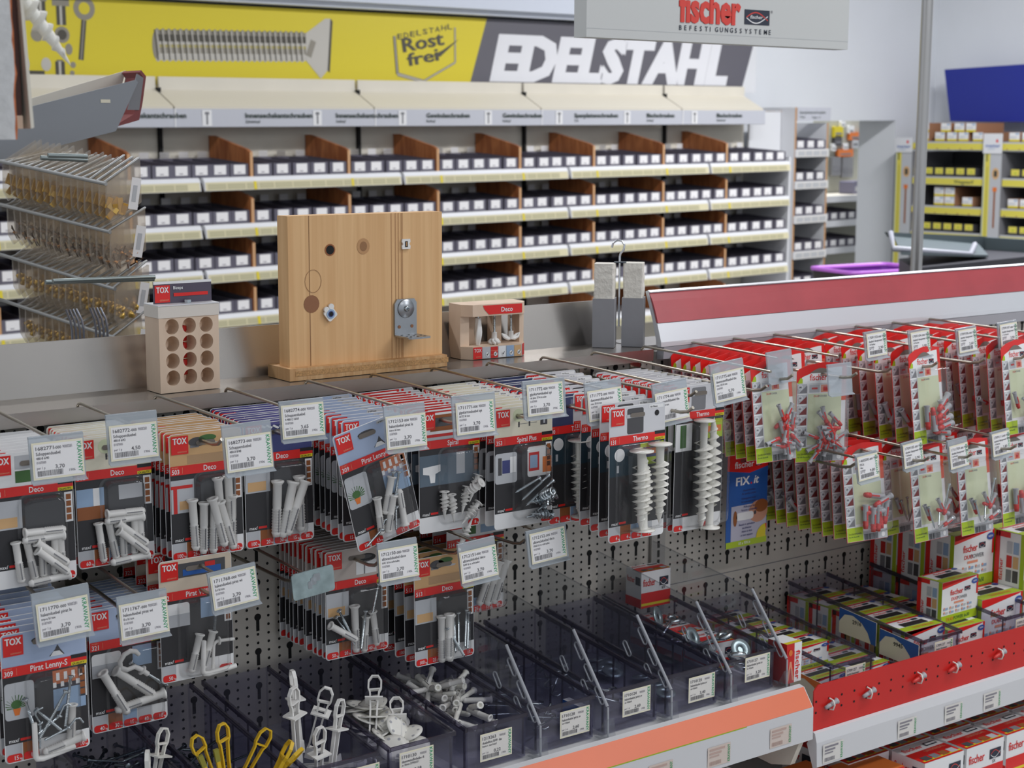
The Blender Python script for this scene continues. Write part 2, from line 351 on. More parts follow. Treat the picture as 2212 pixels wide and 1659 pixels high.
# ---------------------------------------------------------------- small bins
def bin_proto(label, wd=.085, dp=.29, dark=BINC):
    t = thing('storage_bin', label, 'bin'); m = MB(); a = wd/2
    m.prism([(.002, 0), (.0, .052), (.03, .055), (dp, .072), (dp, 0)], 'x', -a, -a+.002, dark)
    m.prism([(.002, 0), (.0, .052), (.03, .055), (dp, .072), (dp, 0)], 'x', a-.002, a, dark)
    m.box(-a, a, 0, .002, 0, .052, dark); m.box(-a, a, dp-.002, dp, 0, .072, dark); m.box(-a, a, 0, dp, 0, .002, mat('bin_floor', (70, 68, 76), .5))
    obj('bin_body', m, t)
    m = MB(); m.rect(-.027, .027, .011, .048, -.0008, LABELW); m.rect(-.010, .006, .016, .0195, -.0014, LINK)
    obj('label', m, t)
    return t
BINV = clear('smoky_background_bin', (170, 168, 184), .9, .2, .45, (150, 146, 162))
pr = bin_proto('x', dark=BINV)
R4 = ['top', 'second', 'third', 'fourth']
CB = ['first', 'second', 'third', 'fourth', 'fifth', 'sixth']
seg = DIVS + [3.655]; first = True
for li in range(4):
    for si in range(len(DIVS)):
        n = 6 if si < 2 else 5; a, b = seg[si]+.007, seg[si+1]-.006; st = (b-a)/n
        for j in range(n):
            lab = 'small clear bin on the %s shelf under the banner, %s in compartment %s' % (R4[li], CB[j], ['one', 'two', 'three', 'four', 'five', 'six', 'seven', 'eight', 'nine'][si])
            M = MBG @ TR(a+st*(j+.5), random.uniform(-.004, .012), LV[li]-.003) @ RZ(random.uniform(-.012, .012))
            if first: pr.matrix_world = M; pr['label'] = lab; pr['group'] = 'bins of the long shelving'; first = False; b_ = pr
            else: b_ = dup(pr, M, lab)
            if li == 0:
                m = MB() if (li, si, j) == (0, 0, 0) else None
                if m: m.rect(-.022, .022, .060, .098, .2885, LABELW); RL = m.me('rear_label')
                o = bpy.data.objects.new('rear_label', RL); COL.objects.link(o); o.parent = b_
# ---------------------------------------------------------------- narrow tower of bins by the doorway
WE = mat('chipboard_edge', (196, 150, 104), .6)
t = thing('bin_tower', 'narrow white shelving tower of bins beside the doorway', 'shelving', MBG @ TR(3.955, .2, 0))
TW = .302
obj('side_panel', MB().box(0, .012, .001, .29, -1.41, .287, WHITE).box(0, .012, -.001, .001, -1.41, .287, WE), t)
obj('side_panel', MB().box(TW-.012, TW, .001, .29, -1.41, .20, WHITE).box(TW-.012, TW, -.001, .001, -1.41, .20, WE), t)
obj('back_panel', MB().box(.012, TW-.012, .28, .29, -1.41, .21, WHITE), t)
m = MB().box(.012, TW+.012, -.006, .002, .212, .287, HSTR); m.text('Spanplattenschrauben', .03, .252, .017, -.0066, HTXT, width=.235); m.text('TORX', .03, .226, .013, -.0066, HTXT); m.text('Teilgew. 10', .14, .226, .012, -.0066, HTXT)
obj('header_sign', m, t)
obj('stop_bar', MB().box(-.14, .0, .10, .112, .262, .270, WE), t)
TS = [.055, -.125, -.320, -.523, -.72]
for h in TS:
    obj('shelf', MB().box(.012, TW-.012, .004, .28, h-.02, h-.004, WHITE), t)
    m = MB().box(.002, TW-.004, -.012, .003, h-.046, h-.002, WHITE); m.rect(.012, TW-.012, h-.042, h-.008, -.0128, LABEL)
    for i in range(4): m.rect(.018+i*.068, .078+i*.068, h-.038, h-.012, -.0134, GREYP)
    obj('price_rail', m, t)
for li, h in enumerate(TS):
    for j in range(3):
        M = MBG @ TR(3.955+.06+j*.092, .206, h-.003)
        dup(pr, M, 'grey bin in the narrow tower by the doorway, %s shelf, %s from the left' % (['top', 'second', 'third', 'fourth', 'bottom'][li], ORDN[j]), 'bins of the narrow tower')
obj('end_board', MB().box(3.68, 3.952, .30, .312, -1.41, .272, WHITE), None, MBG, 'plain white board between the bin shelving and the narrow tower', 'board')
# ---------------------------------------------------------------- beyond the doorway
PGR = mat('grey_pegboard', (176, 176, 164), .6, noise=.05, nscale=30)
t = thing('pegboard_display', 'grey pegboard display with shelves seen through the doorway', 'display', MBG @ TR(5.70, 1.35, 0))
obj('pegboard', MB().box(-.3, 1.0, 0, .02, -1.478, .45, PGR), t)
for h in (-.285, -.448, -.628): obj('shelf', MB().box(-.5, .8, -.30, -.004, h-.02, h, CREAM).box(-.5, .8, -.312, -.30, h-.04, h+.002, WHITE), t)
dp_ = [(.135, .135, .10, .075, YEL), (.185, .189, .05, .04, WPRINT), (.28, .150, .06, .055, WPRINT), (.33, .105, .14, .055, ORNG), (.135, .075, .08, .07, DGREY), (.09, .03, .04, .05, WPRINT), (.22, .035, .05, .045, WPRINT), (.22, -.010, .17, .05, ORNG), (.33, .06, .07, .08, GREYP), (.25, -.11, .12, .14, clear('bagged_parts', (190, 190, 186), .9, .2, .4)), (.12, -.10, .10, .13, clear('bagged_parts2', (180, 180, 176), .9, .2, .4))]
for i, (x, z, wd, hh, mm) in enumerate(dp_):
    x -= .005
    m = MB(); m.prism(rrect(-wd/2, wd/2, -hh/2, hh/2, .006), 'y', -.03, -.008, mm); m.rect(-wd*.35, wd*.35, -hh*.25, -hh*.05, -.0306, MGREY)
    obj('hanging_pack', m, None, MBG @ TR(5.70+x, 1.35, z), ['yellow pack high at the left', 'white tag at the top', 'white tag below the topmost tag', 'orange pack at the right edge', 'dark pack under the yellow pack', 'small white tag at mid height, left', 'small white tag at mid height, right', 'wide orange pack at mid height', 'grey pack under the orange pack', 'clear bag hanging lowest at the right', 'clear bag hanging lowest at the left'][i] + ', seen through the doorway', 'pack', 'packs beyond the doorway')
for i in range(5):
    dup(pr, MBG @ TR(5.36+i*.095, 1.055, -.446), 'dark bin on the shelf beyond the doorway, upper row, %s from the left' % ORDN[i], 'bins beyond the doorway')
    dup(pr, MBG @ TR(5.36+i*.095, 1.055, -.626), 'dark bin on the shelf beyond the doorway, lower row, %s from the left' % ORDN[i], 'bins beyond the doorway')
m = MB().prism(rrect(-.10, .10, 0, .085, .008), 'y', -.12, 0, mat('tray_violet_grey', (120, 118, 140), .5)); m.rect(-.08, .08, .02, .05, -.1206, GREYP)
obj('storage_tray', m, None, MBG @ TR(5.86, 1.25, -.283), 'violet grey tray on the top shelf beyond the doorway', 'tray')
# ---------------------------------------------------------------- yellow edged rack on the right wall; local x runs towards the viewer along the wall
RK = MBG @ Matrix(((0, 1, 0, 5.20), (-1, 0, 0, .385), (0, 0, 1, 0), (0, 0, 0, 1)))   # x -> -depth, y -> +s (into the wall)
RYEL = mat('rack_yellow', (222, 210, 88), .5); RGRN = mat('rack_pale_green', (196, 202, 176), .5); CBOX = mat('cardboard', (170, 124, 92), .7)
t = thing('screw_rack', 'yellow edged shelving rack of screws and boxes along the right wall', 'rack', RK)
obj('back_panel', MB().box(0, 2.2, .44, .46, -1.41, .02, mat('rack_back', (84, 84, 88), .6)), t)
RS = [.086, -.125, -.303, -.46, -.64]
for h in RS:
    obj('shelf', MB().box(0, 2.2, .004, .44, h-.02, h-.002, MGREY), t)
    m = MB().box(.02, 2.2, -.01, .003, h-.05, h, GREYP); m.rect(.02, 2.2, h-.048, h-.010, -.0106, RYEL)
    if h == -.125: m.text('Wiegetarif', .42, h-.040, .022, -.0112, HTXT)
    else:
        for i in range(26): m.rect(.05+i*.08, .058+i*.08, h-.047, h-.040, -.0112, BROWN)
    obj('price_rail', m, t)
for i, x in enumerate((0, .625, 1.25)):
    m = MB().box(x, x+.125, -.02, .42, -1.41, .02, MGREY); m.rect(x+.003, x+.122, -1.40, .018, -.0206, GREYP); m.rect(x+.002, x+.012, -1.40, .03, -.0210, RGRN)
    m.rect(x+.012, x+.045, -1.40, .028, -.0212, RYEL); m.text('1', x+.020, -.028, .045, -.0218, HTXT); m.rect(x+.026, x+.032, -1.2, -.06, -.0217, mat('rack_print', (176, 170, 80), .6))
    m.poly([(x+.085+.024*math.cos(a*.35), -.0218, -.10+.034*math.sin(a*.35)) for a in range(18)], TAN); m.rect(x+.074, x+.096, -.118, -.082, -.0224, SCD)
    m.rect(x+.078, x+.090, -.42, -.19, -.0218, BROWN); m.rect(x+.070, x+.098, -.205, -.18, -.0222, ORNG)
    obj('side_panel', m, t)
    m = MB().box(x-.002, x+.124, -.026, -.0225, .018, .108 if i == 0 else .135, WHITE); zz = .045 if i == 0 else .055
    m.text('master', x+.014, zz, .020, -.0266, BLUE, width=.098); m.text('schrauben', x+.03, zz-.013, .008, -.0266, LBLUE); m.poly([(x+.09+.008*math.cos(a*.5), -.0266, zz+.037+.010*math.sin(a*.5)) for a in range(13)], RED)
    obj('brand_plate', m, t)
m0 = MB().box(-.035, .035, 0, .30, 0, .055, CBOX); m0.rect(-.034, .034, .014, .054, -.0006, WPRINT); m0.rect(-.034, .034, .001, .014, -.0006, YEL); m0.rect(.006, .03, .042, .050, -.0012, LBLUE); m0.rect(-.028, .02, .028, .031, -.0012, GREYP); m0.rect(-.028, .012, .021, .024, -.0012, GREYP)
bxm = m0.me('carton')
bl = [(.175, .0865, 0), (.29, .0865, 0), (.375, .0865, 0), (.455, .0865, 0), (.555, .0865, 1), (.80, .0865, 0), (.885, .0865, 0), (.99, .0865, 0), (.175, .1420, 0), (.33, .1420, 0), (.425, .1420, 0), (.505, .1420, 0), (.30, -.3015, 0), (.375, -.3015, 0), (.50, -.3015, 0), (.30, -.2460, 0), (.375, -.2460, 0), (.81, -.3015, 0), (.89, -.3015, 0), (.97, -.3015, 0), (.97, -.2460, 0)]
BXL = ['first from the left in the lower row on the rack top', 'second from the left in the lower row on the rack top', 'third from the left in the lower row on the rack top', 'fourth from the left in the lower row on the rack top', 'on the rack top just left of the second upright', 'on the rack top just right of the second upright', 'second right of the second upright, rack top', 'third right of the second upright, rack top', 'first from the left in the upper row on the rack top', 'second from the left in the upper row on the rack top', 'third from the left in the upper row on the rack top', 'fourth from the left in the upper row on the rack top', 'left lower one of the stack on the middle rack shelf', 'right lower one of the stack on the middle rack shelf', 'single one on the middle rack shelf by the second upright', 'left upper one of the stack on the middle rack shelf', 'right upper one of the stack on the middle rack shelf', 'first right of the second upright, middle rack shelf', 'second right of the second upright, middle rack shelf', 'third right of the second upright, middle rack shelf', 'upper one right of the second upright, middle rack shelf']
for (x, z, _), lb in zip(bl, BXL): obj('screw_carton', bxm, None, RK @ TR(x, .02, z), 'screw carton, ' + lb, 'carton', 'screw cartons on the rack')
yp = thing('screw_bin', 'x', 'bin'); yp.matrix_world = RK @ TR(.15, .012, -.122)
m = MB(); m.box(-.034, -.032, 0, .3, 0, .05, DGREY); m.box(.032, .034, 0, .3, 0, .05, DGREY); m.box(-.034, .034, 0, .002, 0, .05, DGREY); m.box(-.034, .034, .298, .3, 0, .06, DGREY); m.box(-.034, .034, 0, .3, 0, .002, DGREY); obj('bin_body', m, yp)
m = MB(); m.rect(-.027, .027, .012, .048, -.0008, RYEL); m.rect(-.005, .008, .022, .03, -.0014, LIME); obj('label', m, yp)
yp['label'] = 'yellow labelled bin on the upper rack shelf, first from the left'; yp['group'] = 'yellow labelled rack bins'
for li, (h, nm) in enumerate(((-.122, 'upper'), (-.457, 'lower'))):
    for j in range(13):
        if li == 0 and j == 0: continue
        x = .15+j*.0745
        if .62 < x+.034 and x-.034 < .75: continue
        dup(yp, RK @ TR(x, .012, h), 'yellow labelled bin on the %s rack shelf, %s from the left' % (nm, ORDN[j]))
m = MB(); BLU = mat('blue_sign', (28, 44, 150), .35)
m.prism([(.132, .207), (.075, .528), (1.7, .58), (1.7, .19)], 'y', .36, .385, BLU)
obj('blue_sign_board', m, None, RK, 'plain blue sign board with a slanted end on the right wall', 'sign')
# ---------------------------------------------------------------- gondola: two bays with pegboard, uprights, shelves
def pegs(m, x0, x1, z0, z1, kx, kz):
    hx, hz = .05/3, .0125
    i0 = math.ceil((x0-kx)/hx); i1 = math.floor((x1-kx)/hx); j0 = math.ceil((z0-kz)/hz); j1 = math.floor((z1-kz)/hz)
    for i in range(i0, i1+1):
        for j in range(j0, j1+1):
            x, z = kx+i*hx, kz+j*hz; key = i % 3 == 0
            if key and j % 4 == 0:
                p = [(x+.0052*math.cos(a), z+.0052*math.sin(a)) for a in [math.radians(-62+q*304/12) for q in range(13)]]
                m.poly([(u, -.0006, v) for u, v in p+[(x-.0025, z-.020), (x+.0025, z-.020)]], DARK)
            elif key and j % 4 == 3: continue
            else: m.poly([(x+.0021*math.cos(q*math.pi/4), -.0006, z+.0021*math.sin(q*math.pi/4)) for q in range(8)], DARK)
BAYS = thing('gondola_bay', 'left gondola bay of cream pegboard holding hooks and clear bins', 'shelving', None, 'gondola bays')
m = MB().box(-1.3, .228, 0, .02, .05, 1.250, PEG); pegs(m, -1.05, .224, .775, 1.244, 0, .93); obj('pegboard', m, BAYS)
def upright(x):
    m = MB().box(x-.015, x+.015, -.006, .05, 0, 1.25, mat('upright_grey', (178, 174, 168), .4))
    for k in range(44): m.rect(x-.0025, x+.0025, .55+k*.016, .562+k*.016, -.0066, DARK)
    return m
obj('upright', upright(.2445), BAYS); obj('upright', upright(-1.3), BAYS)
BAY2 = thing('gondola_bay', 'right gondola bay of cream pegboard under the red topped strip', 'shelving', None, 'gondola bays')
m = MB().box(.2605, 1.9, 0, .02, .05, 1.250, PEG); pegs(m, .268, 1.5, .86, 1.244, .26, .8832); pegs(m, .268, 1.5, .72, .842, .26, .8332)
m.rect(.2605, 1.9, .8468, .8482, -.0007, MGREY); obj('pegboard', m, BAY2); obj('upright', upright(1.92), BAY2)
obj('back_cover', MB().box(-1.3, 1.9, .02, .05, .05, 1.24, DARK), BAY2)
SHW = mat('shelf_white', (214, 214, 216), .42)
ORS = mat('orange_strip', (232, 116, 74), .4, noise=.05, nscale=5)
L1 = thing('bin_shelf', 'shelf with orange strip and white price rail under the clear bins', 'shelf', None, 'front shelves')
obj('board', MB().box(-1.28, .23, -.335, -.001, .752, .768, SHW), L1)
m = MB().prism([(-.336, .776), (-.346, .774), (-.366, .747), (-.367, .697), (-.360, .696), (-.358, .74), (-.336, .752)], 'x', -1.28, .2405, SHW)
m.add([(-1.28, -.3467, .7745), (.2385, -.3467, .7745), (.2385, -.3662, .7483), (-1.28, -.3662, .7483)], [(3, 2, 1, 0)], ORS)
m.add([(-1.28, -.3664, .7486), (.1, -.3664, .7486), (.1, -.3662, .7468), (-1.28, -.3662, .7468)], [(3, 2, 1, 0)], LIME)
T = m.T; m.T = TR(0, -.3472, .7745) @ RX(-math.radians(36.7)); m.text('ton', -.287, -.0245, .0165, -.0004, WPRINT, shear=.2); m.T = T
obj('price_rail', m, L1)
FP = mat('faded_label', (216, 200, 190), .6); FPI = mat('faded_ink', (196, 168, 158), .6)
def sticker(x, z, y, parent, faded=False, wd=.045, h=.030):
    m = MB(); c, i_ = (FP, FPI) if faded else (LABEL, LINK)
    m.rect(0, wd, 0, h, 0, c); m.rect(.004, wd*.75, h*.80, h*.90, -.0004, i_); m.rect(.004, wd*.6, h*.62, h*.72, -.0004, i_); m.rect(.004, wd*.5, h*.48, h*.55, -.0004, i_)
    m.bars(.004, wd*.62, h*.08, h*.28, -.0004, i_, 3, 16)
    m.T = TR(wd-.001, -.0004, .002) @ RY(-math.pi/2); m.text('KRAWANY', 0, 0, .005, 0, GREEN, width=h-.004)
    obj('price_label', m, parent, TR(x, y, z))
for x in (-.09, .022, .148): sticker(x, .703, -.3675, L1, True)
obj('end_bracket', MB().prism([(-.36, .70), (-.05, .70), (-.05, .655), (-.30, .640), (-.34, .652)], 'x', .222, .232, CREAM), L1)
L2 = thing('box_shelf', 'lower shelf with red perforated front plate and white price rail', 'shelf', None, 'front shelves')
obj('board', MB().box(.26, 1.9, -.35, -.001, .684, .700, SHW), L2)
m = MB().prism([(.247, .704), (1.9, .704), (1.9, .7775), (.256, .7775), (.247, .769)], 'y', -.3605, -.3585, REDP)
for i in range(60):
    x = .252+i*.0285
    for z in (.752, .7345): m.poly([(x+.0020*math.cos(q*math.pi/4), -.3610, z+.0020*math.sin(q*math.pi/4)) for q in range(8)], DARK)
obj('front_plate', m, L2)
m = MB().prism([(-.3615, .706), (-.366, .704), (-.370, .69), (-.372, .652), (-.364, .648), (-.350, .684)], 'x', .246, 1.9, SHW); obj('price_rail', m, L2)
for x in (.258, .43, .545, .645, .76): sticker(x, .655, -.3725, L2)
L3 = thing('lower_shelf', 'low shelf of red and white boxes under the price rails', 'shelf', None, 'front shelves')
obj('board', MB().box(-1.28, 1.9, -.40, -.001, .510, .528, SHW), L3)
for x in (-1.29, .2445, 1.91): obj('bracket', MB().prism([(-.38, .509), (-.02, .509), (-.02, .44)], 'x', x-.004, x+.004, SHW), L3)
obj('plinth', MB().box(-1.3, .244, -.42, -.001, 0, .11, SHW), BAYS); obj('plinth', MB().box(.246, 1.92, -.42, -.001, 0, .11, SHW), BAY2)
# plugs tied to the red plate
m1 = MB(); m1.T = RY(math.radians(80)); m1.lathe([(.0, -.013), (.0028, -.013), (.0034, -.004), (.0036, .010), (.0052, .0125), (.0050, .0132), (.003, .0132), (.0028, .006)], 10, GPL)
m2 = MB(); m2.T = RY(math.radians(80)); m2.lathe([(.0, -.0175), (.0022, -.017), (.0030, -.011), (.0036, -.004)], 10, RPL); m2.lathe([(.0037, -.004), (.0040, .004)], 10, RPL); m2.lathe([(.0036, .002), (.0042, .010), (.0054, .0125), (.003, .0128)], 10, GPL)
m3 = MB(); m3.tube([(0, .0035, .0088), (0, -.004, .0075), (.0006, -.0065, .0), (0, -.004, -.0075), (0, .0035, -.0088)], .0013, 6, NATPL)
A1, A2, A3 = m1.me('plug_body'), m2.me('plug_body'), m3.me('cable_tie')
for i, x in enumerate((.281, .366, .486, .574, .692, .80)):
    t = thing('sample_plug', '%s wall plug tied to the red plate, %s from the left' % ('plain grey' if i < 2 else 'grey and red', ORDN[i]), 'wall plug', TR(x, -.3652, .7432) @ RY(math.radians(-4)), 'sample plugs tied to the red plate')
    obj('plug_body', A1 if i < 2 else A2, t); obj('cable_tie', A3, t)
# ---------------------------------------------------------------- steel ledge and red topper
t = thing('steel_ledge', 'brushed steel ledge with low back on top of the left bay', 'ledge')
obj('tray', MB().prism([(-.022, 1.257), (.084, 1.257), (.084, 1.254), (-.017, 1.254), (-.018, 1.238), (-.0215, 1.238)], 'x', -1.3, .212, LEDGE), t)
obj('back_plate', MB().prism([(.084, 1.257), (.1005, 1.327), (.1045, 1.327), (.0895, 1.254), (.084, 1.254)], 'x', -1.3, .212, LEDGE), t)
t = thing('price_strip_topper', 'aluminium topper rail with a red strip above the right bay', 'rail')
RSTR = mat('red_film', (182, 74, 80), .32, noise=.08, nscale=14, spec=.6, coat=.3)  # base red is paled and greyed to carry the film's glare
cur = [(.004, 1.345), (-.004, 1.333), (-.011, 1.318), (-.018, 1.2985)]
obj('red_strip', MB().prism([(y-.001, z) for y, z in cur]+[(y+.003, z+.001) for y, z in reversed(cur)], 'x', .223, 1.9, RSTR), t)
obj('profile', MB().prism([(.0045, 1.3465), (.0, 1.3475), (.006, 1.350), (.012, 1.3475), (-.008, 1.298), (-.016, 1.270), (-.016, 1.262), (-.029, 1.2605), (-.0285, 1.268), (-.0185, 1.2975), (-.0145, 1.2985)][::-1], 'x', .222, 1.9, ALU), t)
obj('lower_lip', MB().prism([(-.0295, 1.2595), (-.012, 1.2595), (-.012, 1.238), (-.0275, 1.240)], 'x', .228, 1.9, mat('grey_lip', (172, 172, 178), .4)), t)
obj('top_tray', MB().box(.212, 1.9, .012, .10, 1.254, 1.258, LEDGE), t)
# ---------------------------------------------------------------- displays standing on the ledge
SP = wood('spruce_face', (216, 170, 118), (230, 188, 136), (90, 40, 2.2), .6)
SPE = wood('spruce_edge', (198, 150, 100), (216, 176, 128), (200, 60, 2), .6)
KNOT = mat('wood_knot', (146, 98, 66), .6); KNO2 = mat('wood_knot_pale', (190, 144, 98), .6); RINGM = mat('wood_ring', (150, 108, 70), .6)
t = thing('wood_test_board', 'big spruce board with an angle bracket standing on the steel ledge', 'display')
m = MB().box(-.431, -.173, .02, .050, 1.275, 1.487, SP); m.rect(-.398, -.397, 1.275, 1.487, .0196, RINGM)
for x in (-.262, -.255, -.25, -.245, -.243): m.rect(x, x+.0012, 1.275, 1.487, .0196, KNO2)
def dsc(m, cx, cz, rx, rz, y, mm, n=18): m.poly([(cx+rx*math.cos(2*math.pi*i/n), y, cz+rz*math.sin(2*math.pi*i/n)) for i in range(n)], mm)
dsc(m, -.395, 1.363, .0125, .0125, .0195, KNOT); dsc(m, -.309, 1.441, .0105, .0115, .0195, KNO2); dsc(m, -.309, 1.441, .006, .007, .0193, RINGM)
dsc(m, -.364, 1.438, .0085, .0085, .0195, BROWN); dsc(m, -.364, 1.438, .0065, .0065, .0193, DARK)
ls = []
for k in range(19):
    a = 2*math.pi*k/18; ls.append(((-.392+.0135*math.cos(a), .0194, 1.395+.0165*math.sin(a)), (-.392+.0128*math.cos(a), .0194, 1.395+.0158*math.sin(a))))
for k in range(18): m.poly([ls[k][0], ls[k+1][0], ls[k+1][1], ls[k][1]], RINGM)
obj('board', m, t)
m = MB().box(-.4390, -.1735, .006, .070, 1.2578, 1.2752, SPE); m.rect(-.43, -.1715, 1.264, 1.2715, .0056, mat('rough_saw_cut', (190, 146, 96), .8, noise=.3, nscale=400)); obj('base', m, t)
BR = mat('galvanised', (168, 172, 176), .34, .85, noise=.05, nscale=60)
b = MB(); b.prism([(-.2585, 1.309), (-.2205, 1.309), (-.2205, 1.356), (-.2245, 1.3615), (-.254, 1.3615), (-.2585, 1.355)], 'y', .0165, .0195, BR)
b.prism([(-.2585, .018), (-.2205, .018), (-.2205, -.020), (-.2235, -.024), (-.2555, -.024), (-.2585, -.020)], 'z', 1.307, 1.3095, BR)
for x, z in ((-.251, 1.321), (-.229, 1.321)): dsc(b, x, z, .0026, .0026, .0160, KNOT, 10)
for x in (-.252, -.240, -.228):
    for y in (.008, -.006, -.016): b.poly([(x+.0022*math.cos(q), y+.0022*math.sin(q), 1.3099) for q in [k*math.pi/4 for k in range(8)]], DARK)
br = obj('angle_bracket', b, t)
w_ = MB(); w_.T = TR(-.2395, .0165, 1.3475) @ RX(math.pi/2); w_.lathe([(.0, 0), (.0135, 0), (.0140, .0008), (.0135, .0018), (.0, .0018)], 28, BR); obj('washer', w_, br)
w_ = MB(); w_.T = TR(-.2395, .0147, 1.3475) @ RX(math.pi/2); w_.lathe([(.0046, 0), (.0044, .0022), (.0034, .0036), (.0018, .0040), (.0, .0040)], 16, ZINC)
w_.box(-.0026, .0026, -.0005, .0005, .0036, .0043, BLKST); w_.box(-.0005, .0005, -.0026, .0026, .0036, .0043, BLKST); obj('screw', w_, br)
b = MB(); b.prism([(-.2445, 1.4345), (-.2310, 1.4345), (-.2305, 1.4390), (-.2325, 1.4420), (-.2305, 1.4450), (-.2310, 1.4490), (-.2445, 1.4490), (-.2450, 1.4450), (-.2430, 1.4420), (-.2450, 1.4390)], 'y', .0165, .0195, WPL)
b.rect(-.2400, -.2355, 1.4375, 1.4460, .0160, DARK); b.rect(-.2385, -.2370, 1.4385, 1.445, .0157, KNO2); obj('anchor_frame', b, t)
b = MB(); b.T = TR(-.3665, .0185, 1.3475) @ RY(math.radians(-38)); b.prism(rrect(-.0085, .0085, -.0085, .0085, .003), 'y', -.003, .0, WPL)
for x, z in ((.0075, .0075), (-.001, .009)): b.prism(rrect(x-.004, x+.004, z-.004, z+.004, .0035), 'y', -.0034, 0, WPL)
dsc(b, 0, 0, .0068, .0068, -.0036, LBLUE); dsc(b, 0, 0, .0044, .0044, -.0040, NAVY); dsc(b, 0, 0, .0030, .0030, -.0044, DARK); obj('plastic_anchor', b, t)
# cream block with twelve holes
BEECH = wood('pale_beech', (216, 190, 166), (224, 200, 176), (30, 30, 8), .6)
def holed(m, x0, x1, z0, z1, nx, nz, r, y0, y1, mt, win, n=24):
    cw, ch = (x1-x0)/nx, (z1-z0)/nz
    for i in range(nx):
        for j in range(nz):
            cx, cz = x0+cw*(i+.5), z0+ch*(j+.5); C_, Q = [], []
            for k in range(n):
                a = 2*math.pi*(k+.5)/n; c, s = math.cos(a), math.sin(a); f = min(cw/2/abs(c) if abs(c) > 1e-6 else 9, ch/2/abs(s) if abs(s) > 1e-6 else 9)
                C_.append((cx+r*c, cz+r*s)); Q.append((cx+f*c, cz+f*s))
            cor = [(cx+cw/2, cz+ch/2), (cx-cw/2, cz+ch/2), (cx-cw/2, cz-ch/2), (cx+cw/2, cz-ch/2)]
            for y, fl in ((y0, 0), (y1, 1)):
                for k in range(n):
                    k2 = (k+1) % n; p = [(C_[k][0], y, C_[k][1]), (Q[k][0], y, Q[k][1]), (Q[k2][0], y, Q[k2][1]), (C_[k2][0], y, C_[k2][1])]
                    a0, a1 = math.atan2(Q[k][1]-cz, Q[k][0]-cx), math.atan2(Q[k2][1]-cz, Q[k2][0]-cx)
                    for cc in cor:
                        ac = math.atan2(cc[1]-cz, cc[0]-cx)
                        if a0 < ac < a1 and a1-a0 < 1: p.insert(2, (cc[0], y, cc[1]))
                    m.poly(p if fl else p[::-1], mt)
            for k in range(n):
                k2 = (k+1) % n; m.add([(C_[k][0], y0, C_[k][1]), (C_[k2][0], y0, C_[k2][1]), (C_[k2][0], y1, C_[k2][1]), (C_[k][0], y1, C_[k][1])], [(0, 1, 2, 3)], win, True)
t = thing('hole_block_display', 'cream block with twelve round holes and a dark header card', 'display', TR(-.587, .011, 1.2578) @ RZ(math.radians(1)) @ Matrix.Diagonal((.95, .85, 1, 1)))
m = MB(); holed(m, -.0395, .0395, .008, .1, 3, 4, .0105, 0, .05, BEECH, BEECH)
for x0, x1 in ((-.046, -.0395), (.0395, .046)): m.box(x0, x1, 0, .05, 0, .1005, BEECH)
m.box(-.0395, .0395, 0, .05, 0, .008, BEECH); m.box(-.0395, .0395, 0, .05, .0995, .1005, BEECH); obj('block', m, t)
m = MB().box(-.0468, .0468, -.0005, .0505, .1006, .1165, mat('block_cap', (222, 214, 204), .5)).box(-.0468, .0468, -.0015, .0505, .1165, .1178, WHITE); obj('cap', m, t)
for z in (.030, .053, .076):
    m = MB(); m.T = TR(.001, .026, z); m.lathe([(.0, -.011), (.0058, -.010), (.0060, .0), (.0058, .010), (.0, .011)], 12, RPL); obj('red_plug', m, t)
m = MB().box(-.0445, .0450, .020, .0215, .118, .1475, mat('header_violet', (84, 76, 92), .45)); m.rect(-.0445, .0450, .144, .1476, .0196, WPRINT); m.rect(-.0425, -.0195, .1195, .1425, .0195, RED)
for k in range(2): m.text('TOX', -.0405+k*.0004, .1325, .0078, .0190-k*.0001, WPRINT, width=.0185)
m.text('GERMANY', -.0355, .1215, .0022, .0190, PINK, width=.014); m.text('Bizeps', -.0145, .1365, .0042, .0190, WPRINT); m.rect(-.014, .039, .1270, .1315, .0192, RED); obj('header_card', m, t)
m = MB(); m.T = TR(.0045, .012, .1178); m.lathe([(.0052, 0), (.0052, .0045), (.0045, .005), (.0, .005)], 6, ZINC, False); obj('bolt_head', m, t)
# pale wooden display with three anchors
t = thing('anchor_display', 'small pale wooden display of white anchors with red header, on the ledge', 'display', TR(-.0585, .036, 1.2578) @ RZ(math.radians(-4)) @ Matrix.Diagonal((1, 1, 1.06, 1)))
OCT = [(-.058, .014), (-.045, 0), (.045, 0), (.058, .014), (.058, .05), (-.058, .05)]
obj('base_block', MB().prism(OCT, 'z', 0, .0185, BEECH), t); obj('top_block', MB().prism(OCT, 'z', .0625, .0795, BEECH), t)
for x0, x1 in ((-.058, -.042), (-.034, -.020), (.012, .028), (.050, .058)): obj('upright_bar', MB().box(x0, x1, .034 if abs(x0) < .04 else .016, .05, .0185, .0625, BEECH), t)
m = MB(); m.add([(-.016, -.0006, .0645), (.0445, -.0006, .0645), (.0445, -.0006, .0780), (-.027, -.0006, .0780), (-.024, -.0006, .072)], [(0, 1, 2, 3, 4)], RED); m.text('Deco', .006, .0678, .0068, -.0010, WPRINT); obj('header_sticker', m, t)
m = MB(); m.rect(-.0445, .0445, .0006, .0175, -.0006, GREYP); m.rect(-.0445, -.0285, .0004, .0178, -.0008, RED); m.text('TOX', -.043, .0105, .0052, -.0013, WPRINT, width=.013); m.text('GERMANY', -.040, .003, .0016, -.0013, PINK, width=.009)
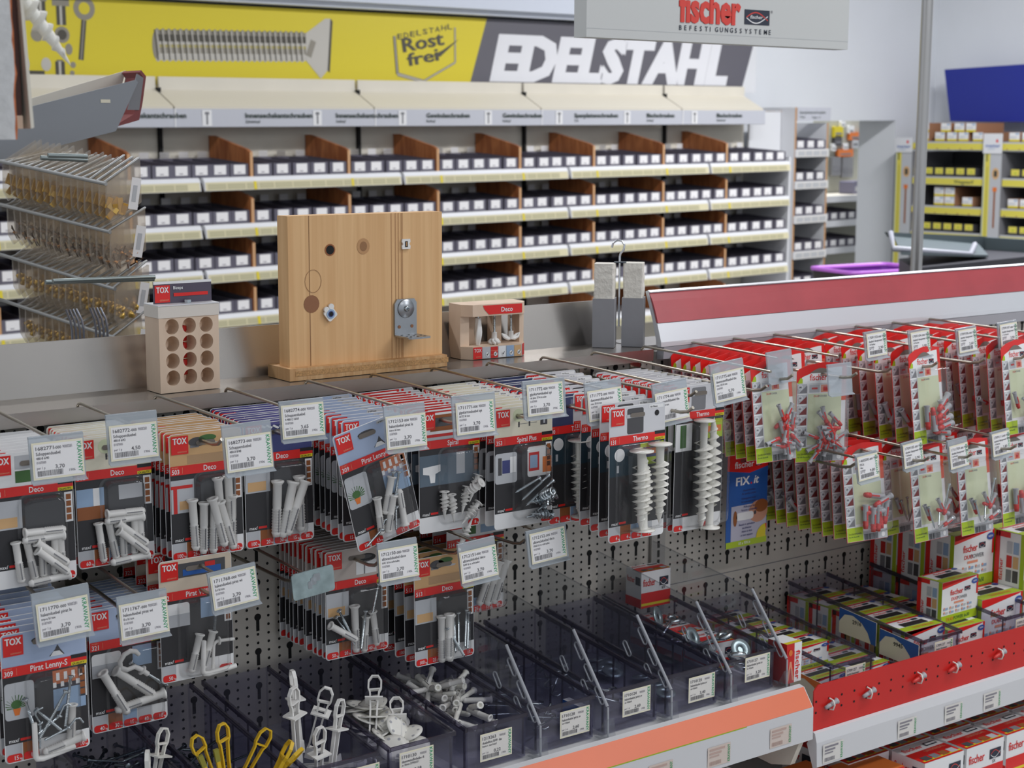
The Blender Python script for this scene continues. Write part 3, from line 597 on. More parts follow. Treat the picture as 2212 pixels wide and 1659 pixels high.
for i, c in enumerate((GREYP, REDP, WPRINT, LBLUE, TAN)):
    x = -.0275+i*.0144; m.rect(x, x+.013, .0008, .0172, -.0010, c); dsc(m, x+.0085, .0065, .0032, .0034, -.0014, WPRINT, 10)
    m.add([(x+.0066, -.0018, .0068), (x+.0080, -.0018, .0046), (x+.0106, -.0018, .0088), (x+.0098, -.0018, .0092), (x+.0080, -.0018, .0064), (x+.0072, -.0018, .0074)], [(0, 1, 2, 3, 4, 5)], BLACK)
    if i == 1:
        for zz in (.005, .011): m.rect(x, x+.013, zz, zz+.0006, -.0012, PINK)
m.add([(.0448, -.0004, .0006), (.0575, .0134, .0006), (.0575, .0134, .0175), (.0448, -.0004, .0175)], [(0, 1, 2, 3)], RED); obj('strip_sticker', m, t)
m = MB(); m.T = TR(-.027, .014, .0187)
ls = []
for k in range(9):
    f = k/8; r_ = [.0028, .0044, .0052, .0056, .0055, .005, .0044, .0042, .0042][k]; a = f*1.4
    ls.append([(r_*(1+.22*math.cos(4*(2*math.pi*q/16)))*math.cos(2*math.pi*q/16+a), r_*(1+.22*math.cos(4*(2*math.pi*q/16)))*math.sin(2*math.pi*q/16+a), f*.040) for q in range(16)])
m.loops(ls, WPL); m.tube([(0, 0, .04), (0, 0, .0437)], .0016, 8, ZINC); obj('twist_anchor', m, t)
def thread(m, L, r, pitch, mt, n=8):
    k = int(L/pitch); pr_ = []
    for i in range(k): pr_ += [(r*.78, i*pitch), (r, i*pitch+pitch*.5)]
    m.lathe(pr_+[(r*.78, L)], n, mt, False)
def anchor(x, wings):
    m = MB(); m.T = TR(x, .014, .0187); m.lathe([(.0045, .006), (.0040, .017), (.0044, .0175), (.0, .0176)], 12, WPL)
    if wings:
        for s_ in (-1, 1): m.tube([(0, 0, .008), (s_*.006, -.001, .006), (s_*.013, -.001, .009), (s_*.016, 0, .014), (s_*.011, .001, .012), (s_*.004, .001, .007)], [.003, .0024, .002, .0018, .002, .003], 7, WPL)
    else:
        for q in range(7):
            a = q*.9; m.tube([(0, 0, .007), (.006*math.cos(a), .006*math.sin(a), .006), (.0085*math.cos(a+.5), .0085*math.sin(a+.5), .003), (.005*math.cos(a+.9), .005*math.sin(a+.9), .001)], .0024, 6, WPL)
    obj('white_anchor', m, t); m = MB(); m.T = TR(x, .014, .036); thread(m, .0265, .0022, .0019, ZINC); obj('screw', m, t)
anchor(.0025, False); anchor(.033, True)
# two concrete posts with a hook
t = thing('ceiling_hook_display', 'pair of grey and white concrete posts with a wire hook on top', 'display', TR(.188, .038, 1.2578) @ RZ(math.radians(-46)) @ Matrix.Scale(1.08, 4))
CG = mat('grey_sample', (150, 150, 154), .6, noise=.03, nscale=60); CW = mat('aerated_concrete', (228, 224, 214), .9, noise=.05, nscale=220, bump=.8)
for i, (x, y) in enumerate(((-.021, -.008), (.021, .012))):
    obj('post', MB().box(x-.0165, x+.0165, y-.0165, y+.0165, 0, .0735, CG), t)
    m = MB(); rr = random.Random(i+3); ls = []
    for k in range(8):
        z = .0736+k*.0075; q = []
        for (u, v) in rrect(-.0150, .0150, -.0150, .0150, .002, 1): q.append((x+u+rr.uniform(-.0006, .0006), y+v+rr.uniform(-.0006, .0006), z))
        ls.append(q)
    m.loops(ls, CW, sm=False); obj('aerated_block', m, t)
m = MB(); m.tube([(0, 0, .03), (0, 0, .135), (.001, 0, .140), (.006, 0, .146), (.007, 0, .153), (.003, 0, .159), (-.004, 0, .160), (-.010, 0, .156), (-.012, 0, .149)], .0016, 8, CHROME)
obj('wire_hook', m, t); obj('link_plate', MB().box(-.008, .010, -.004, .004, .1262, .1278, BLKST), t)
# ---------------------------------------------------------------- hanging brand sign over the right bay
t = thing('hanging_sign', 'pale hanging sign with red lettering over the right bay', 'sign')
m = MB().box(.326, 1.005, .30, .335, 1.7705, 2.06, mat('sign_pale_grey', (206, 208, 206), .4)); m.rect(.326, 1.005, 1.786, 1.7865, .2994, GREYP)
FRED = mat('logo_red', (222, 72, 62), .4); NBLK = mat('logo_navy', (44, 50, 66), .45)
for k in range(3): m.text('fischer', .5445+k*.0006, 1.808, .054, .2990-k*.0003, FRED, width=.157, off=.035)
def fish(m, x0, x1, z0, z1, y, txt=True):
    m.rect(x0, x1, z0, z1, y, NBLK); w_, h_ = x1-x0, z1-z0; cx, cz = x0+w_*.44, (z0+z1)/2
    E_ = lambda k, f, s_: (x0+w_*.06+w_*.86*f, y-.0004*s_, cz+k*h_*.36*math.sin(math.pi*min(1, f*1.12))*1.0 if f < .89 else cz+k*h_*.36*math.sin(math.pi*f*1.12))
    a = [E_(1, i/16, 1) for i in range(17)]; b = [E_(-1, i/16, 1) for i in range(17)]
    th = h_*.075
    for L_, c in ((a, FRED), (b, WPRINT)):
        for i in range(16): m.poly([L_[i], L_[i+1], (L_[i+1][0], L_[i+1][1], L_[i+1][2]-th), (L_[i][0], L_[i][1], L_[i][2]-th)][::-1], c)
    if txt: m.text('fischer', x0+w_*.2, cz-h_*.09, h_*.22, y-.0008, WPRINT, width=w_*.5, shear=.3)
fish(m, .7130, .7800, 1.8085, 1.8365, .2990)
for j, ch in enumerate('BEFESTIGUNGSSYSTEME'): m.text(ch, .5460+j*.01295, 1.7915, .0088, .2990, NBLK, 'l')
m.text('®', .7830, 1.832, .005, .299, MGREY)
obj('panel', m, t)
for x in (.40, .93): obj('suspension_rod', MB().tube([(x, .318, 2.06), (x, .318, CEIL)], .003, 6, STEEL), t)
m = MB(); m.T = TR(1.975, .9, 0); m.lathe([(.0155, 0), (.0155, CEIL)], 20, mat('pole_steel', (186, 184, 182), .28, .9)); obj('steel_pole', m, None, None, 'slim round steel pole behind the right bay', 'pole')
# ---------------------------------------------------------------- grey topper and bag hooks of the gondola at the far left
LB = 'left rear gondola'
t = thing('bag_gondola', 'rear gondola at the left edge carrying clear bags on sloping arms', 'shelving', None)
obj('back_board', MB().box(-1.3, -.62, .90, .93, .0, 1.70, PEG), t)
SG = mat('grey_sheet', (142, 146, 152), .45, noise=.03, nscale=5)
m = MB().prism([(-.60, 1.541), (-.347, 1.602), (-.302, 1.689), (-.306, 1.693), (-.60, 1.618)], 'y', .80, .803, SG); m.rect(-.374, -.356, 1.6515, 1.6575, .7992, CREAMP); obj('end_plate', m, t)
obj('end_plate', MB().prism([(-.60, 1.56), (-.324, 1.60), (-.288, 1.712), (-.60, 1.620)], 'y', .885, .888, CREAM), t)
obj('shelf_sheet', MB().prism([(-.60, 1.545), (-.349, 1.604), (-.349, 1.601), (-.60, 1.541)], 'y', .803, .885, SG), t)
obj('price_strip', MB().prism([(-.345, 1.6095), (-.300, 1.622), (-.292, 1.654), (-.284, 1.700), (-.293, 1.7105), (-.296, 1.707), (-.290, 1.698), (-.300, 1.660), (-.310, 1.632), (-.345, 1.6125)], 'y', .805, .884, MAROON), t)
obj('end_cap', MB().prism([(-.322, 1.640), (-.300, 1.640), (-.290, 1.697), (-.302, 1.704)], 'y', .803, .806, MGREY), t)
ROD = mat('grey_prong', (172, 174, 174), .28, .45); BRASS = mat('brass', (220, 182, 98), .28, .6); BRNZ = mat('bronze_pin', (84, 62, 48), .4, .5); COPP = mat('copper_pin', (206, 150, 96), .3, .8)
bagm = MB(); bagm.prism([(.004, 0), (.060, .036), (.062, -.030), (.012, -.066), (.004, -.050)], 'y', -.0035, .0035, BAGC); BAGME = bagm.me('pouch')
hm = MB(); hm.tube([(0, 0, 0), (.058, 0, .0385), (.0605, 0, .040)], [.0021, .0021, .0012], 7, ROD); HEAD = hm.me('header_bar')
cont = []
for kind in range(3):
    m = MB(); rr = random.Random(kind+11)
    for i in range(8):
        m.T = TR(.009+rr.uniform(0, .044), rr.uniform(-.0015, .0015), -.050+rr.uniform(0, .020)) @ RY(rr.uniform(-1, 1)) @ RX(rr.uniform(-.3, .3))
        if kind == 0: m.box(-.0042, .0042, -.0016, .0016, -.009, .009, BRASS)
        elif kind == 1: m.box(-.0009, .0009, -.0009, .0009, -.012, .012, BRNZ); m.lathe([(0, -.0022), (.0036, 0), (0, .0022)], 8, COPP)
        else: m.lathe([(0, -.005), (.0042, -.004), (.0042, .003), (.002, .006), (0, .006)], 8, BRASS)
    cont.append(m.me('fittings'))
slip = MB().rect(.030, .056, -.030, .012, -.0040, LABELW); slip.rect(.034, .045, -.02, .0, -.0044, GREYP); slip = MB().rect(.044, .060, -.034, .016, -.0040, LABELW); slip.rect(.048, .055, -.022, .004, -.0044, GREYP); SLIP = slip.me('paper_slip')
ROWS = [(-.518, 1.523, .105, 16, 0), (-.514, 1.448, .11, 16, 1), (-.509, 1.358, .12, 16, 2), (-.512, 1.281, .12, 15, 2)]
for ri, (ex, ez, sl, n, kd) in enumerate(ROWS):
    obj('arm', MB().tube([(ex+.002, .446, ez-.002), (ex-.047*.9/.2*.5, .90, ez+sl*.45)], .0032, 8, ROD), t)
    rr = random.Random(ri)
    for i in range(n):
        y = .450+i*.0185; x = ex-(y-.45)*.235; z = ez+(y-.45)*sl
        b = thing('clear_bag', 'clear bag of brass bits on the %s sloping arm, %s from its end' % (R4[ri], ORD[i] if i else 'nearest'), 'bag', TR(x, y, z) @ RZ(rr.uniform(-.05, .05)) @ RY(rr.uniform(-.05, .05)), 'clear bags on sloping arms at the left')
        obj('header_bar', HEAD, b, RY(rr.uniform(-.06, .08)+.026*i)); obj('pouch', BAGME, b); obj('fittings', cont[(0, 1, 2, 2)[ri]], b, TR(rr.uniform(-.004, .004), 0, rr.uniform(-.004, .002)))
        if i == 0: obj('paper_slip', SLIP, b, RY(.15))
for i, (z, x1) in enumerate(((1.567, -.55), (1.382, -.478))):
    for k in range(2): obj('empty_peg', MB().tube([(-.64, .36+k*.03, z-.004*k), (x1+(0, .012)[k]-.03*(1-i), .36+k*.03, z-.002-.006*k)], .0035, 8, mat('peg_grey_green', (142, 152, 152), .3, .6)), t)
LOOPM = mat('grey_wire_loop', (150, 152, 162), .25, .6)
for j, x in enumerate((-.625, -.588)):
    g = thing('wire_loop_bundle', 'bundle of four tall grey wire loops behind the ledge, %s one' % ('left' if j == 0 else 'right'), 'wire loops', TR(x, .33, 1.12), 'wire loops behind the ledge')
    for k in range(4): obj('loop', MB().tube([(k*.0052, -k*.002, 0), (k*.0052, -k*.002, .19), (k*.0052-.002, -k*.002, .205), (k*.0052-.008, 0, .222)], .0019, 6, LOOPM), g)
    obj('stand', MB().box(-.006, .022, -.012, .006, -1.12, .0, MGREY), g)
# plaster wall sample with a white screw plug, cut by the top left corner
t = thing('wall_sample', 'plaster and brick wall sample with a white insulation plug, top left corner', 'display', TR(-1.03, -.60, 1.60))
PLS = mat('plaster', (206, 206, 206), .9, noise=.08, nscale=90, bump=.6); BRK = mat('brick_orange', (190, 112, 72), .9, noise=.2, nscale=120)
m = MB(); rr = random.Random(4); a = [(-.0105+rr.uniform(-.0012, .0012), i*.009-.004) for i in range(28)]
m.prism([(-.10, -.004)]+a+[(-.10, .24)], 'y', -.03, .09, PLS); obj('plaster_block', m, t)
obj('brick_layer', MB().prism([(u-.0002, z) for u, z in a]+[(u+.0022+rr.uniform(-.0008, .0008), z) for u, z in reversed(a)], 'y', -.0285, .088, BRK), t)
obj('cavity', MB().box(-.0085, -.0015, -.02, .09, .016, .24, mat('cavity_brown', (82, 56, 50), .7)), t)
obj('cavity_foot', MB().box(-.0085, -.0015, -.022, .09, .005, .0158, BEECH), t)
obj('facing_board', MB().prism([(-.0080, .246), (-.0055, .246), (.0058, .006), (.0030, .005)], 'y', -.028, .09, CREAM), t)
def helix(m, L, rc, rf, turns, mt, z0=0.0, tip=.0, n=14, taper=True):
    k = int(turns*n); A, B, Cc = [], [], []
    for i in range(k+1):
        f = i/k; a = 2*math.pi*i/n; z = z0+tip+(L-tip)*f; g = (min(1, .35+f*1.6) if taper else 1); p = L/turns
        A.append((rc*g*.9*math.cos(a), rc*g*.9*math.sin(a), z-p*.30)); B.append((rf*g*math.cos(a), rf*g*math.sin(a), z)); Cc.append((rc*g*.9*math.cos(a), rc*g*.9*math.sin(a), z+p*.30))
    vs = A+B+Cc; q = k+1; fs = []
    for i in range(k): fs += [(i, i+1, q+i+1, q+i), (q+i, q+i+1, 2*q+i+1, 2*q+i)]
    m.add(vs, fs, mt, False); return m
m = MB(); q = Vector((-.060, .0, .080)).normalized(); m.T = TR(.047, -.01, .0585) @ q.to_track_quat('Z', 'Y').to_matrix().to_4x4()
m.lathe([(.0, 0), (.0012, .005), (.0052, .03), (.0066, .11), (.0, .111)], 12, NATPL); helix(m, .095, .0062, .0112, 8.5, NATPL, .012); obj('insulation_plug', m, t)
obj('support_arm', MB().box(-.10, -.085, .09, .60, .02, .04, MGREY), t); obj('support_post', MB().box(-.10, -.085, .60, .615, -.343, .04, MGREY), t)
# ---------------------------------------------------------------- basket and grey hopper behind the topper
PURP = mat('purple_plastic', (128, 48, 168), .4); CHAR = mat('charcoal_plastic', (62, 58, 62), .45)
t = thing('shopping_basket', 'purple shopping basket seen just above the red topper', 'basket', MBG @ TR(2.36, -1.5, -.402) @ RZ(math.radians(-14)))
def tub(m, a, b, h, wl, mo, mi, tp=.86):
    R = lambda s_, z, o=0: [(x*s_, y*s_, z) for x, y in rrect(-a+o, a-o, -b+o, b-o, .04, 4)]
    m.loops([R(tp, -h), R(1, -.012)], mo, cap1=False); m.loops([R(tp, -h+.004, wl), R(1, -.012, wl)], mi, cap1=False)
m = MB(); tub(m, .21, .15, .21, .006, CHAR, PURP); obj('tub', m, t)
m = MB(); o_ = [(x, y, 0) for x, y in rrect(-.216, .216, -.156, .156, .045, 4)]; i_ = [(x, y, 0) for x, y in rrect(-.200, .200, -.140, .140, .04, 4)]
m.loops([[(x, y, -.014) for x, y, z in o_], o_, i_, [(x, y, -.014) for x, y, z in i_]], mat('purple_rim', (190, 110, 214), .35), cap0=False, cap1=False); obj('rim', m, t)
obj('basket_stand', MB().box(-.17, .17, -.12, .12, -1.04, -.213, CHAR), None, MBG @ TR(2.36, -1.5, -.402) @ RZ(math.radians(-14)), 'dark stand under the purple basket, behind the gondola', 'stand')
GGN = mat('grey_green_plastic', (98, 110, 114), .4); DKP = mat('dark_hopper', (58, 58, 66), .5)
t = thing('collection_bin', 'grey hopper bin with open slanted lid behind the right bay', 'bin', MBG @ TR(1.80, -2.0, -.205))
obj('body', MB().prism([(-.28, -.30), (.60, -.30), (.66, -.02), (.03, -.02)], 'z', -1.225, -.10, DKP), t)
obj('lid_back', MB().prism([(.0, .0), (.66, -.048), (.72, -.22), (.64, -.22), (.58, -.085), (.02, -.02)], 'y', .0, .03, GGN), t)
q = [(.02, .0, -.016), (.60, .0, -.075), (.26, -.26, -.085), (-.30, -.26, -.045)]
obj('lid_panel', MB().add(q+[(x, y, z-.008) for x, y, z in q], [(0, 1, 2, 3), (7, 6, 5, 4), (0, 4, 5, 1), (1, 5, 6, 2), (2, 6, 7, 3), (3, 7, 4, 0)], GGN), t)
LGW = mat('lip_grey_white', (172, 174, 186), .4)
obj('front_lip', MB().tube([(.0, .0, -.002), (-.332, -.25, -.030), (.155, -.25, -.078), (.26, -.2, -.048)], .011, 6, LGW), t)
obj('lid_side', MB().prism([(.64, -.05), (.67, -.05), (.76, -.28), (.70, -.28)], 'y', -.30, .03, GGN), t)
# ---------------------------------------------------------------- fittings shown in the packs
def helix_plug(L=.040, r=.0070, rc=.0034, mt=WPL, turns=4.5, fl=True):
    m = MB(); m.lathe([(0, 0), (.0008, .002), (rc*.8, L*.35), (rc, L*.95), (rc, L-.001)]+([(r, L-.001), (r, L), (.0026, L), (.0022, L-.008)] if fl else [(0, L)]), 12, mt)
    helix(m, L*.86, rc, r, turns, mt, 0, L*.28); return m
def big_plug(L=.112, rf=.0128, turns=8.5):
    m = MB(); m.lathe([(0, 0), (.001, .003), (.0050, .016), (.0056, L*.8), (.0060, L-.005), (.0075, L-.0025), (.0165, L-.0014), (.0168, L), (.0, L+.0006)], 18, NATPL)
    helix(m, L*.80, .0056, rf, turns, NATPL, .0, .010, 16, True); return m
def thick_ell():
    m = MB(); m.tube([(0, 0, .044), (0, 0, .043), (0, 0, .004), (.002, 0, .001), (.008, 0, .0), (.046, 0, .006)], [.0022, .0032, .0034, .0036, .0036, .0034], 8, WPL); return m
def c_hook():
    m = MB(); m.tube([(x*.001, 0, z*.001) for x, z in ((25, 16), (21, 21), (14, 23), (6, 20), (0, 12), (1, 4), (9, 0), (19, 2), (27, -3), (36, -11))], [.0026]+[.0032]*9, 8, WPL)
    m.T = TR(.028, 0, -.004) @ RY(math.radians(132)); m.lathe([(0, 0), (.0062, 0), (.0062, .0016), (0, .0016)], 14, WPL); m.T = TR(.036, 0, -.011) @ RY(math.radians(128)); thread(m, .032, .0022, .0019, ZINC); return m
def wall_plug(L=.050, r=.0047, mt=WPL):
    m = MB(); pr_ = [(0, 0), (r*.7, .0005), (r*.82, L*.04)]
    for i in range(9): z = L*(.08+.05*i); pr_ += [(r*1.08, z), (r*.88, z+L*.04)]
    m.lathe(pr_+[(r*.95, L*.56), (r*.95, L*.93), (r*1.35, L*.97), (r*1.4, L), (r*.7, L), (r*.6, L*.9)], 10, mt)
    for s_ in (-1, 1): m.box(-r*.12, r*.12, s_*r*1.0-.0003, s_*r*1.0+.0003, L*.1, L*.5, MGREY)
    return m
def screw(L=.045, r=.0021, mt=ZINC):
    m = MB(); m.lathe([(0, 0), (r*.7, .004)], 8, mt); m.T = TR(0, 0, .004); thread(m, L*.68, r, .0017, mt); m.T = I4
    m.lathe([(r*.75, L*.68+.004), (r*.75, L-.003), (r*1.9, L), (r*1.7, L+.0006), (0, L+.0006)], 10, mt)
    m.box(-r*1.1, r*1.1, -.0003, .0003, L+.0004, L+.0010, BLKST); return m
def ell_hook(mt=WPL):
    m = MB(); m.tube([(0, 0, .0), (0, 0, .030), (.002, 0, .0335), (.006, 0, .035), (.028, 0, .035)], .0023, 8, mt)
    m.T = TR(.006, 0, .035) @ RY(math.pi/2); m.lathe([(0, 0), (.0055, 0), (.0055, .0016), (0, .0016)], 14, mt); return m
def steel_ell():
    m = MB(); m.tube([(0, 0, .0), (.001, 0, .012), (.005, 0, .015), (.012, 0, .013)], .0013, 8, ZINC); m.tube([(.0, 0, 0), (-.012, 0, -.018)], .0014, 8, ZINC)
    m.lathe([(0, -.001), (.004, -.001), (.004, .001), (0, .001)], 10, ZINC); m.T = RY(.58)@RX(math.pi); thread(m, .03, .0017, .0016, ZINC); return m
def duo(L=.030, r=.0034, mats=(GPL, RPL)):
    m = MB(); g, d = mats
    m.lathe([(0, 0), (r*.8, .0004), (r*.92, L*.12), (r*1.08, L*.16), (r*.85, L*.2), (r*1.08, L*.28), (r*.9, L*.33)], 10, d)
    m.lathe([(r*.9, L*.33), (r*1.0, L*.45), (r*.95, L*.5), (r*1.0, L*.55), (r*.9, L*.62), (r*1.0, L*.7), (r*.95, L*.9), (r*1.2, L*.97), (r*1.2, L), (r*.72, L), (r*.7, L*.93)], 10, g)
    m.box(-r*.3, r*.3, -r*1.12, -r*.9, L*.34, L*.72, d); m.poly([(r*.66*math.cos(q*math.pi/5), r*.66*math.sin(q*math.pi/5), L*.93) for q in range(10)], DGREY)
    return m
def meta_spiral(): return helix_plug(.036, .0068, .0030, ZINC, 4.5)
FIT = {}
def fit(k):
    if k not in FIT:
        FIT[k] = {'plug': lambda: wall_plug(), 'plugS': lambda: wall_plug(.042, .0050), 'plugL': lambda: wall_plug(.066, .0055), 'plugX': lambda: wall_plug(.074, .0062), 'screwX': lambda: screw(.062, .0021), 'ellb': thick_ell, 'chook': c_hook, 'bigX': lambda: big_plug(.172, .0150, 10.5), 'screw': lambda: screw(), 'screwL': lambda: screw(.056, .0022),
                  'spiral': lambda: helix_plug(), 'meta': meta_spiral, 'big': lambda: big_plug(), 'ell': ell_hook, 'sell': steel_ell, 'duo': lambda: duo(), 'duoL': lambda: duo(.040, .0046), 'screwT': lambda: screw(.040, .0017)}[k]().me('fitting')
    return FIT[k]
FNAME = {'plug': 'wall_plug', 'plugS': 'wall_plug', 'plugL': 'wall_plug', 'plugX': 'wall_plug', 'screwX': 'screw', 'ellb': 'plastic_hook', 'chook': 'plastic_hook', 'bigX': 'insulation_plug', 'screw': 'screw', 'screwL': 'screw', 'spiral': 'spiral_plug', 'meta': 'metal_spiral_plug', 'big': 'insulation_plug', 'ell': 'plastic_hook', 'sell': 'steel_hook', 'duo': 'two_tone_plug', 'duoL': 'two_tone_plug', 'screwT': 'screw'}
def dome(x0, x1, z0, z1, d, r=.010, ins=.004, mt=None):
    """thermoformed blister: flange, wall and front face with rounded shoulders"""
    m = MB(); L_ = []
    for ins_, y in ((-.003, -.0012), (0, -.0013), (.0004, -.002), (ins*.6, -d*.75), (ins*.8, -d*.93), (ins+.0015, -d)):
        L_.append([(x, y, z) for x, z in rrect(x0+ins_, x1-ins_, z0+ins_, z1-ins_, max(.002, r-ins_*.5), 4)])
    m.loops(L_, mt or CLEAR, cap0=False, cap1=True); return m
# ---------------------------------------------------------------- red-band blister cards (99 mm wide)
BANDT = {}
def band_card(k, top, num, name, H=.160, pills=('60', '20', '7', '40', '10'), pic='room', band=.040):
    """card back with all of its printing; x from the left edge, z down from the top edge, front faces -y"""
    m = MB(); W = .099; y = lambda l: -.0005-.00018*l
    m.prism(rrect(0, W, -H, 0, .005), 'y', y(0), .0003, WPRINT)
    R = lambda x0, x1, z0, z1, mm, l=1: m.rect(x0, x1, -z1, -z0, y(l), mm)
    base = {'cream': CREAMP, 'tan': TAN, 'navy': NAVY, 'sky': SKY, 'frame': GREYP, 'grey': mat('print_light_grey', (212, 212, 216), .45), 'night': mat('print_night_blue', (58, 66, 104), .45), 'white': WPRINT, 'cup': mat('print_warm_grey', (196, 184, 176), .5), 'win': mat('print_beige', (214, 198, 178), .5)}[top]
    m.prism(rrect(.0006, W-.0006, -band-.002, -.0006, .0045), 'y', y(1), y(.5), base)
    if top == 'cream':
        R(.040, .072, .024, .0246, MGREY, 2); R(.040, .0425, .021, .0285, DGREY, 2); R(.058, .0605, .021, .0285, DGREY, 2); R(.078, .090, .018, .029, DGREY, 2); R(.083, .086, .020, .027, GREYP, 3); R(.079, .096, .001, .016, WPRINT, 2); m.text('37mm', .082, -.0045, .0026, y(3), BLACK); R(.084, .091, .007, .0125, BLACK, 3)
        dsc(m, .040, -.012, .009, .009, y(2), PLIME)
    if top == 'tan':
        R(.024, .098, .028, .039, mat('print_table', (186, 150, 112), .5), 2); dsc(m, .038, -.012, .012, .006, y(3), DGREY); dsc(m, .052, -.008, .012, .004, y(3), DKGRN); R(.028, .040, .016, .019, MGREY, 3); dsc(m, .060, -.016, .009, .0016, y(3), GREYP)
    if top == 'navy':
        R(.006, .098, .001, .004, mat('print_violet', (92, 88, 150), .45), 2)
        for i in range(7): m.add([(.024+i*.0095, y(3), -.002-i*.001), (.032+i*.0095, y(3), -.006-i*.001), (.030+i*.0095, y(3), -.008-i*.001), (.022+i*.0095, y(3), -.004-i*.001)], [(0, 1, 2, 3)], WPRINT)
        R(.060, .066, .024, .025, GREYP, 2)
    if top == 'sky':
        dsc(m, .048, -.012, .013, .004, y(2), DGREY); m.add([(.055, y(2), -.034), (.073, y(2), -.034), (.068, y(2), -.027), (.065, y(2), -.0215), (.062, y(2), -.027)], [(0, 1, 2, 3, 4)], DGREY); m.add([(.056, y(3), -.0345), (.072, y(3), -.0345), (.067, y(3), -.029), (.060, y(3), -.029)], [(0, 1, 2, 3)], WPRINT); R(.066, .094, .0015, .006, GREYP, 2); m.text('ø 6/51mm', .068, -.005, .0022, y(3), BLACK)
    if top == 'frame':
        R(.008, .074, .001, .036, REDP, 2); R(.012, .070, .003, .032, WPRINT, 3); R(.018, .062, .006, .028, BROWN, 4); R(.026, .055, .010, .022, DGREY, 5); R(.078, .082, .001, .033, REDP, 2); R(.085, .098, .006, .03, ORNG, 2)
    if top == 'grey':
        m.prism(rrect(.031, .060, -.039, -.004, .003), 'y', y(2), y(1), DGREY if num == '131' else MGREY); R(.030, .062, .012, .017, GREYP, 3); R(.070, .096, .002, .007, WPRINT, 2); m.text('50-70mm', .072, -.006, .0024, y(3), BLACK); dsc(m, .084, -.014, .004, .004, y(3), BLACK)
    if top == 'night': R(.040, .098, .004, .014, mat('print_dusk', (110, 110, 140), .5), 2)
    if top == 'cup': dsc(m, .062, -.016, .017, .006, y(2), BLACK); dsc(m, .062, -.0145, .011, .003, y(3), DGREY); R(.048, .080, .020, .038, WPRINT, 2); R(.060, .062, .020, .038, MGREY, 3)
    if top == 'win': R(.026, .090, .006, .024, DGREY, 2); R(.032, .084, .014, .022, BLUE, 3); R(.062, .076, .008, .014, REDP, 4)
    if top == 'white': R(.030, .096, .004, .020, GREYP, 2); R(.030, .050, .022, .036, DKGRN, 2); R(.058, .090, .024, .036, LBLUE, 2)
    R(.0025, .0255, .0025, .0255, RED, 6)
    for q in range(2): m.text('TOX', .0045+q*.0005, -.0125, .0078, y(7)-q*.00006, WPRINT, width=.0185)
    m.text('GERMANY', .0235, -.0235, .0018, y(7), PINK, 'r', width=.013)
    m.prism(rrect(.036, .062, -.0165, -.0105, .003), 'y', y(6), y(5), mat('hole_shade', (120, 112, 104), .6))
    b = band; R(.0005, W-.0005, b+.009, H-.022, CARDK, 1); R(.0005, W-.019, b, b+.0115, RED, 6)
    R(W-.019, W-.0005, b-.001, b+.0035, BLACK, 6); R(W-.019, W-.0005, b+.0035, b+.0075, RED, 6); R(W-.019, W-.0005, b+.0075, b+.0115, YEL, 6); m.text('QUALITY', W-.018, -b-.0108, .0024, y(7), BLACK, width=.015)
    m.text('PROJEKT', .0025, -b-.0028, .0016, y(7), PINK); m.text(num, .0025, -b-.0100, .0058, y(7), WPRINT, sx=.85); R(.0165, .0169, b+.002, b+.010, PINK, 7); m.text(name, .054, -b-.0090, .0068, y(7), WPRINT, 'c', sx=.84)
    # pictures on the black part
    if pic == 'room': R(.001, .036, b+.022, b+.052, LBLUE, 2); R(.001, .036, b+.044, b+.060, BROWN, 3); R(.022, .030, b+.022, b+.044, WPRINT, 3); R(.055, .086, b+.022, b+.040, GREYP, 2)
    elif pic == 'table': R(.001, .032, b+.018, b+.060, GREYP, 2); R(.001, .03, b+.025, b+.029, REDP, 3); R(.004, .009, b+.029, b+.06, REDP, 3); R(.012, .03, b+.045, b+.056, TAN, 3)
    elif pic == 'plant':
        m.prism(rrect(.002, .036, -b-.062, -b-.019, .004), 'y', y(2), y(1), GREYP); R(.0145, .0148, b+.020, b+.040, GREYP, 3); [m.add([(.0150, y(3), -b-.049), (.0158, y(3), -b-.049), (.0154+.013*math.cos(q), y(3), -b-.044+.011*math.sin(q)), (.0146+.012*math.cos(q), y(3), -b-.043+.010*math.sin(q))], [(0, 1, 2, 3)], DKGRN) for q in [k*.33-.35 for k in range(13)]]; dsc(m, .015, -b-.044, .006, .005, y(4), DKGRN); m.add([(.011, y(4), -b-.049), (.020, y(4), -b-.049), (.018, y(4), -b-.057), (.013, y(4), -b-.057)], [(0, 1, 2, 3)], ORNG)
        R(.058, .096, b+.014, b+.036, mat('brick_print', (196, 112, 70), .5), 2); R(.058, .096, b+.030, b+.062, LBLUE, 2)
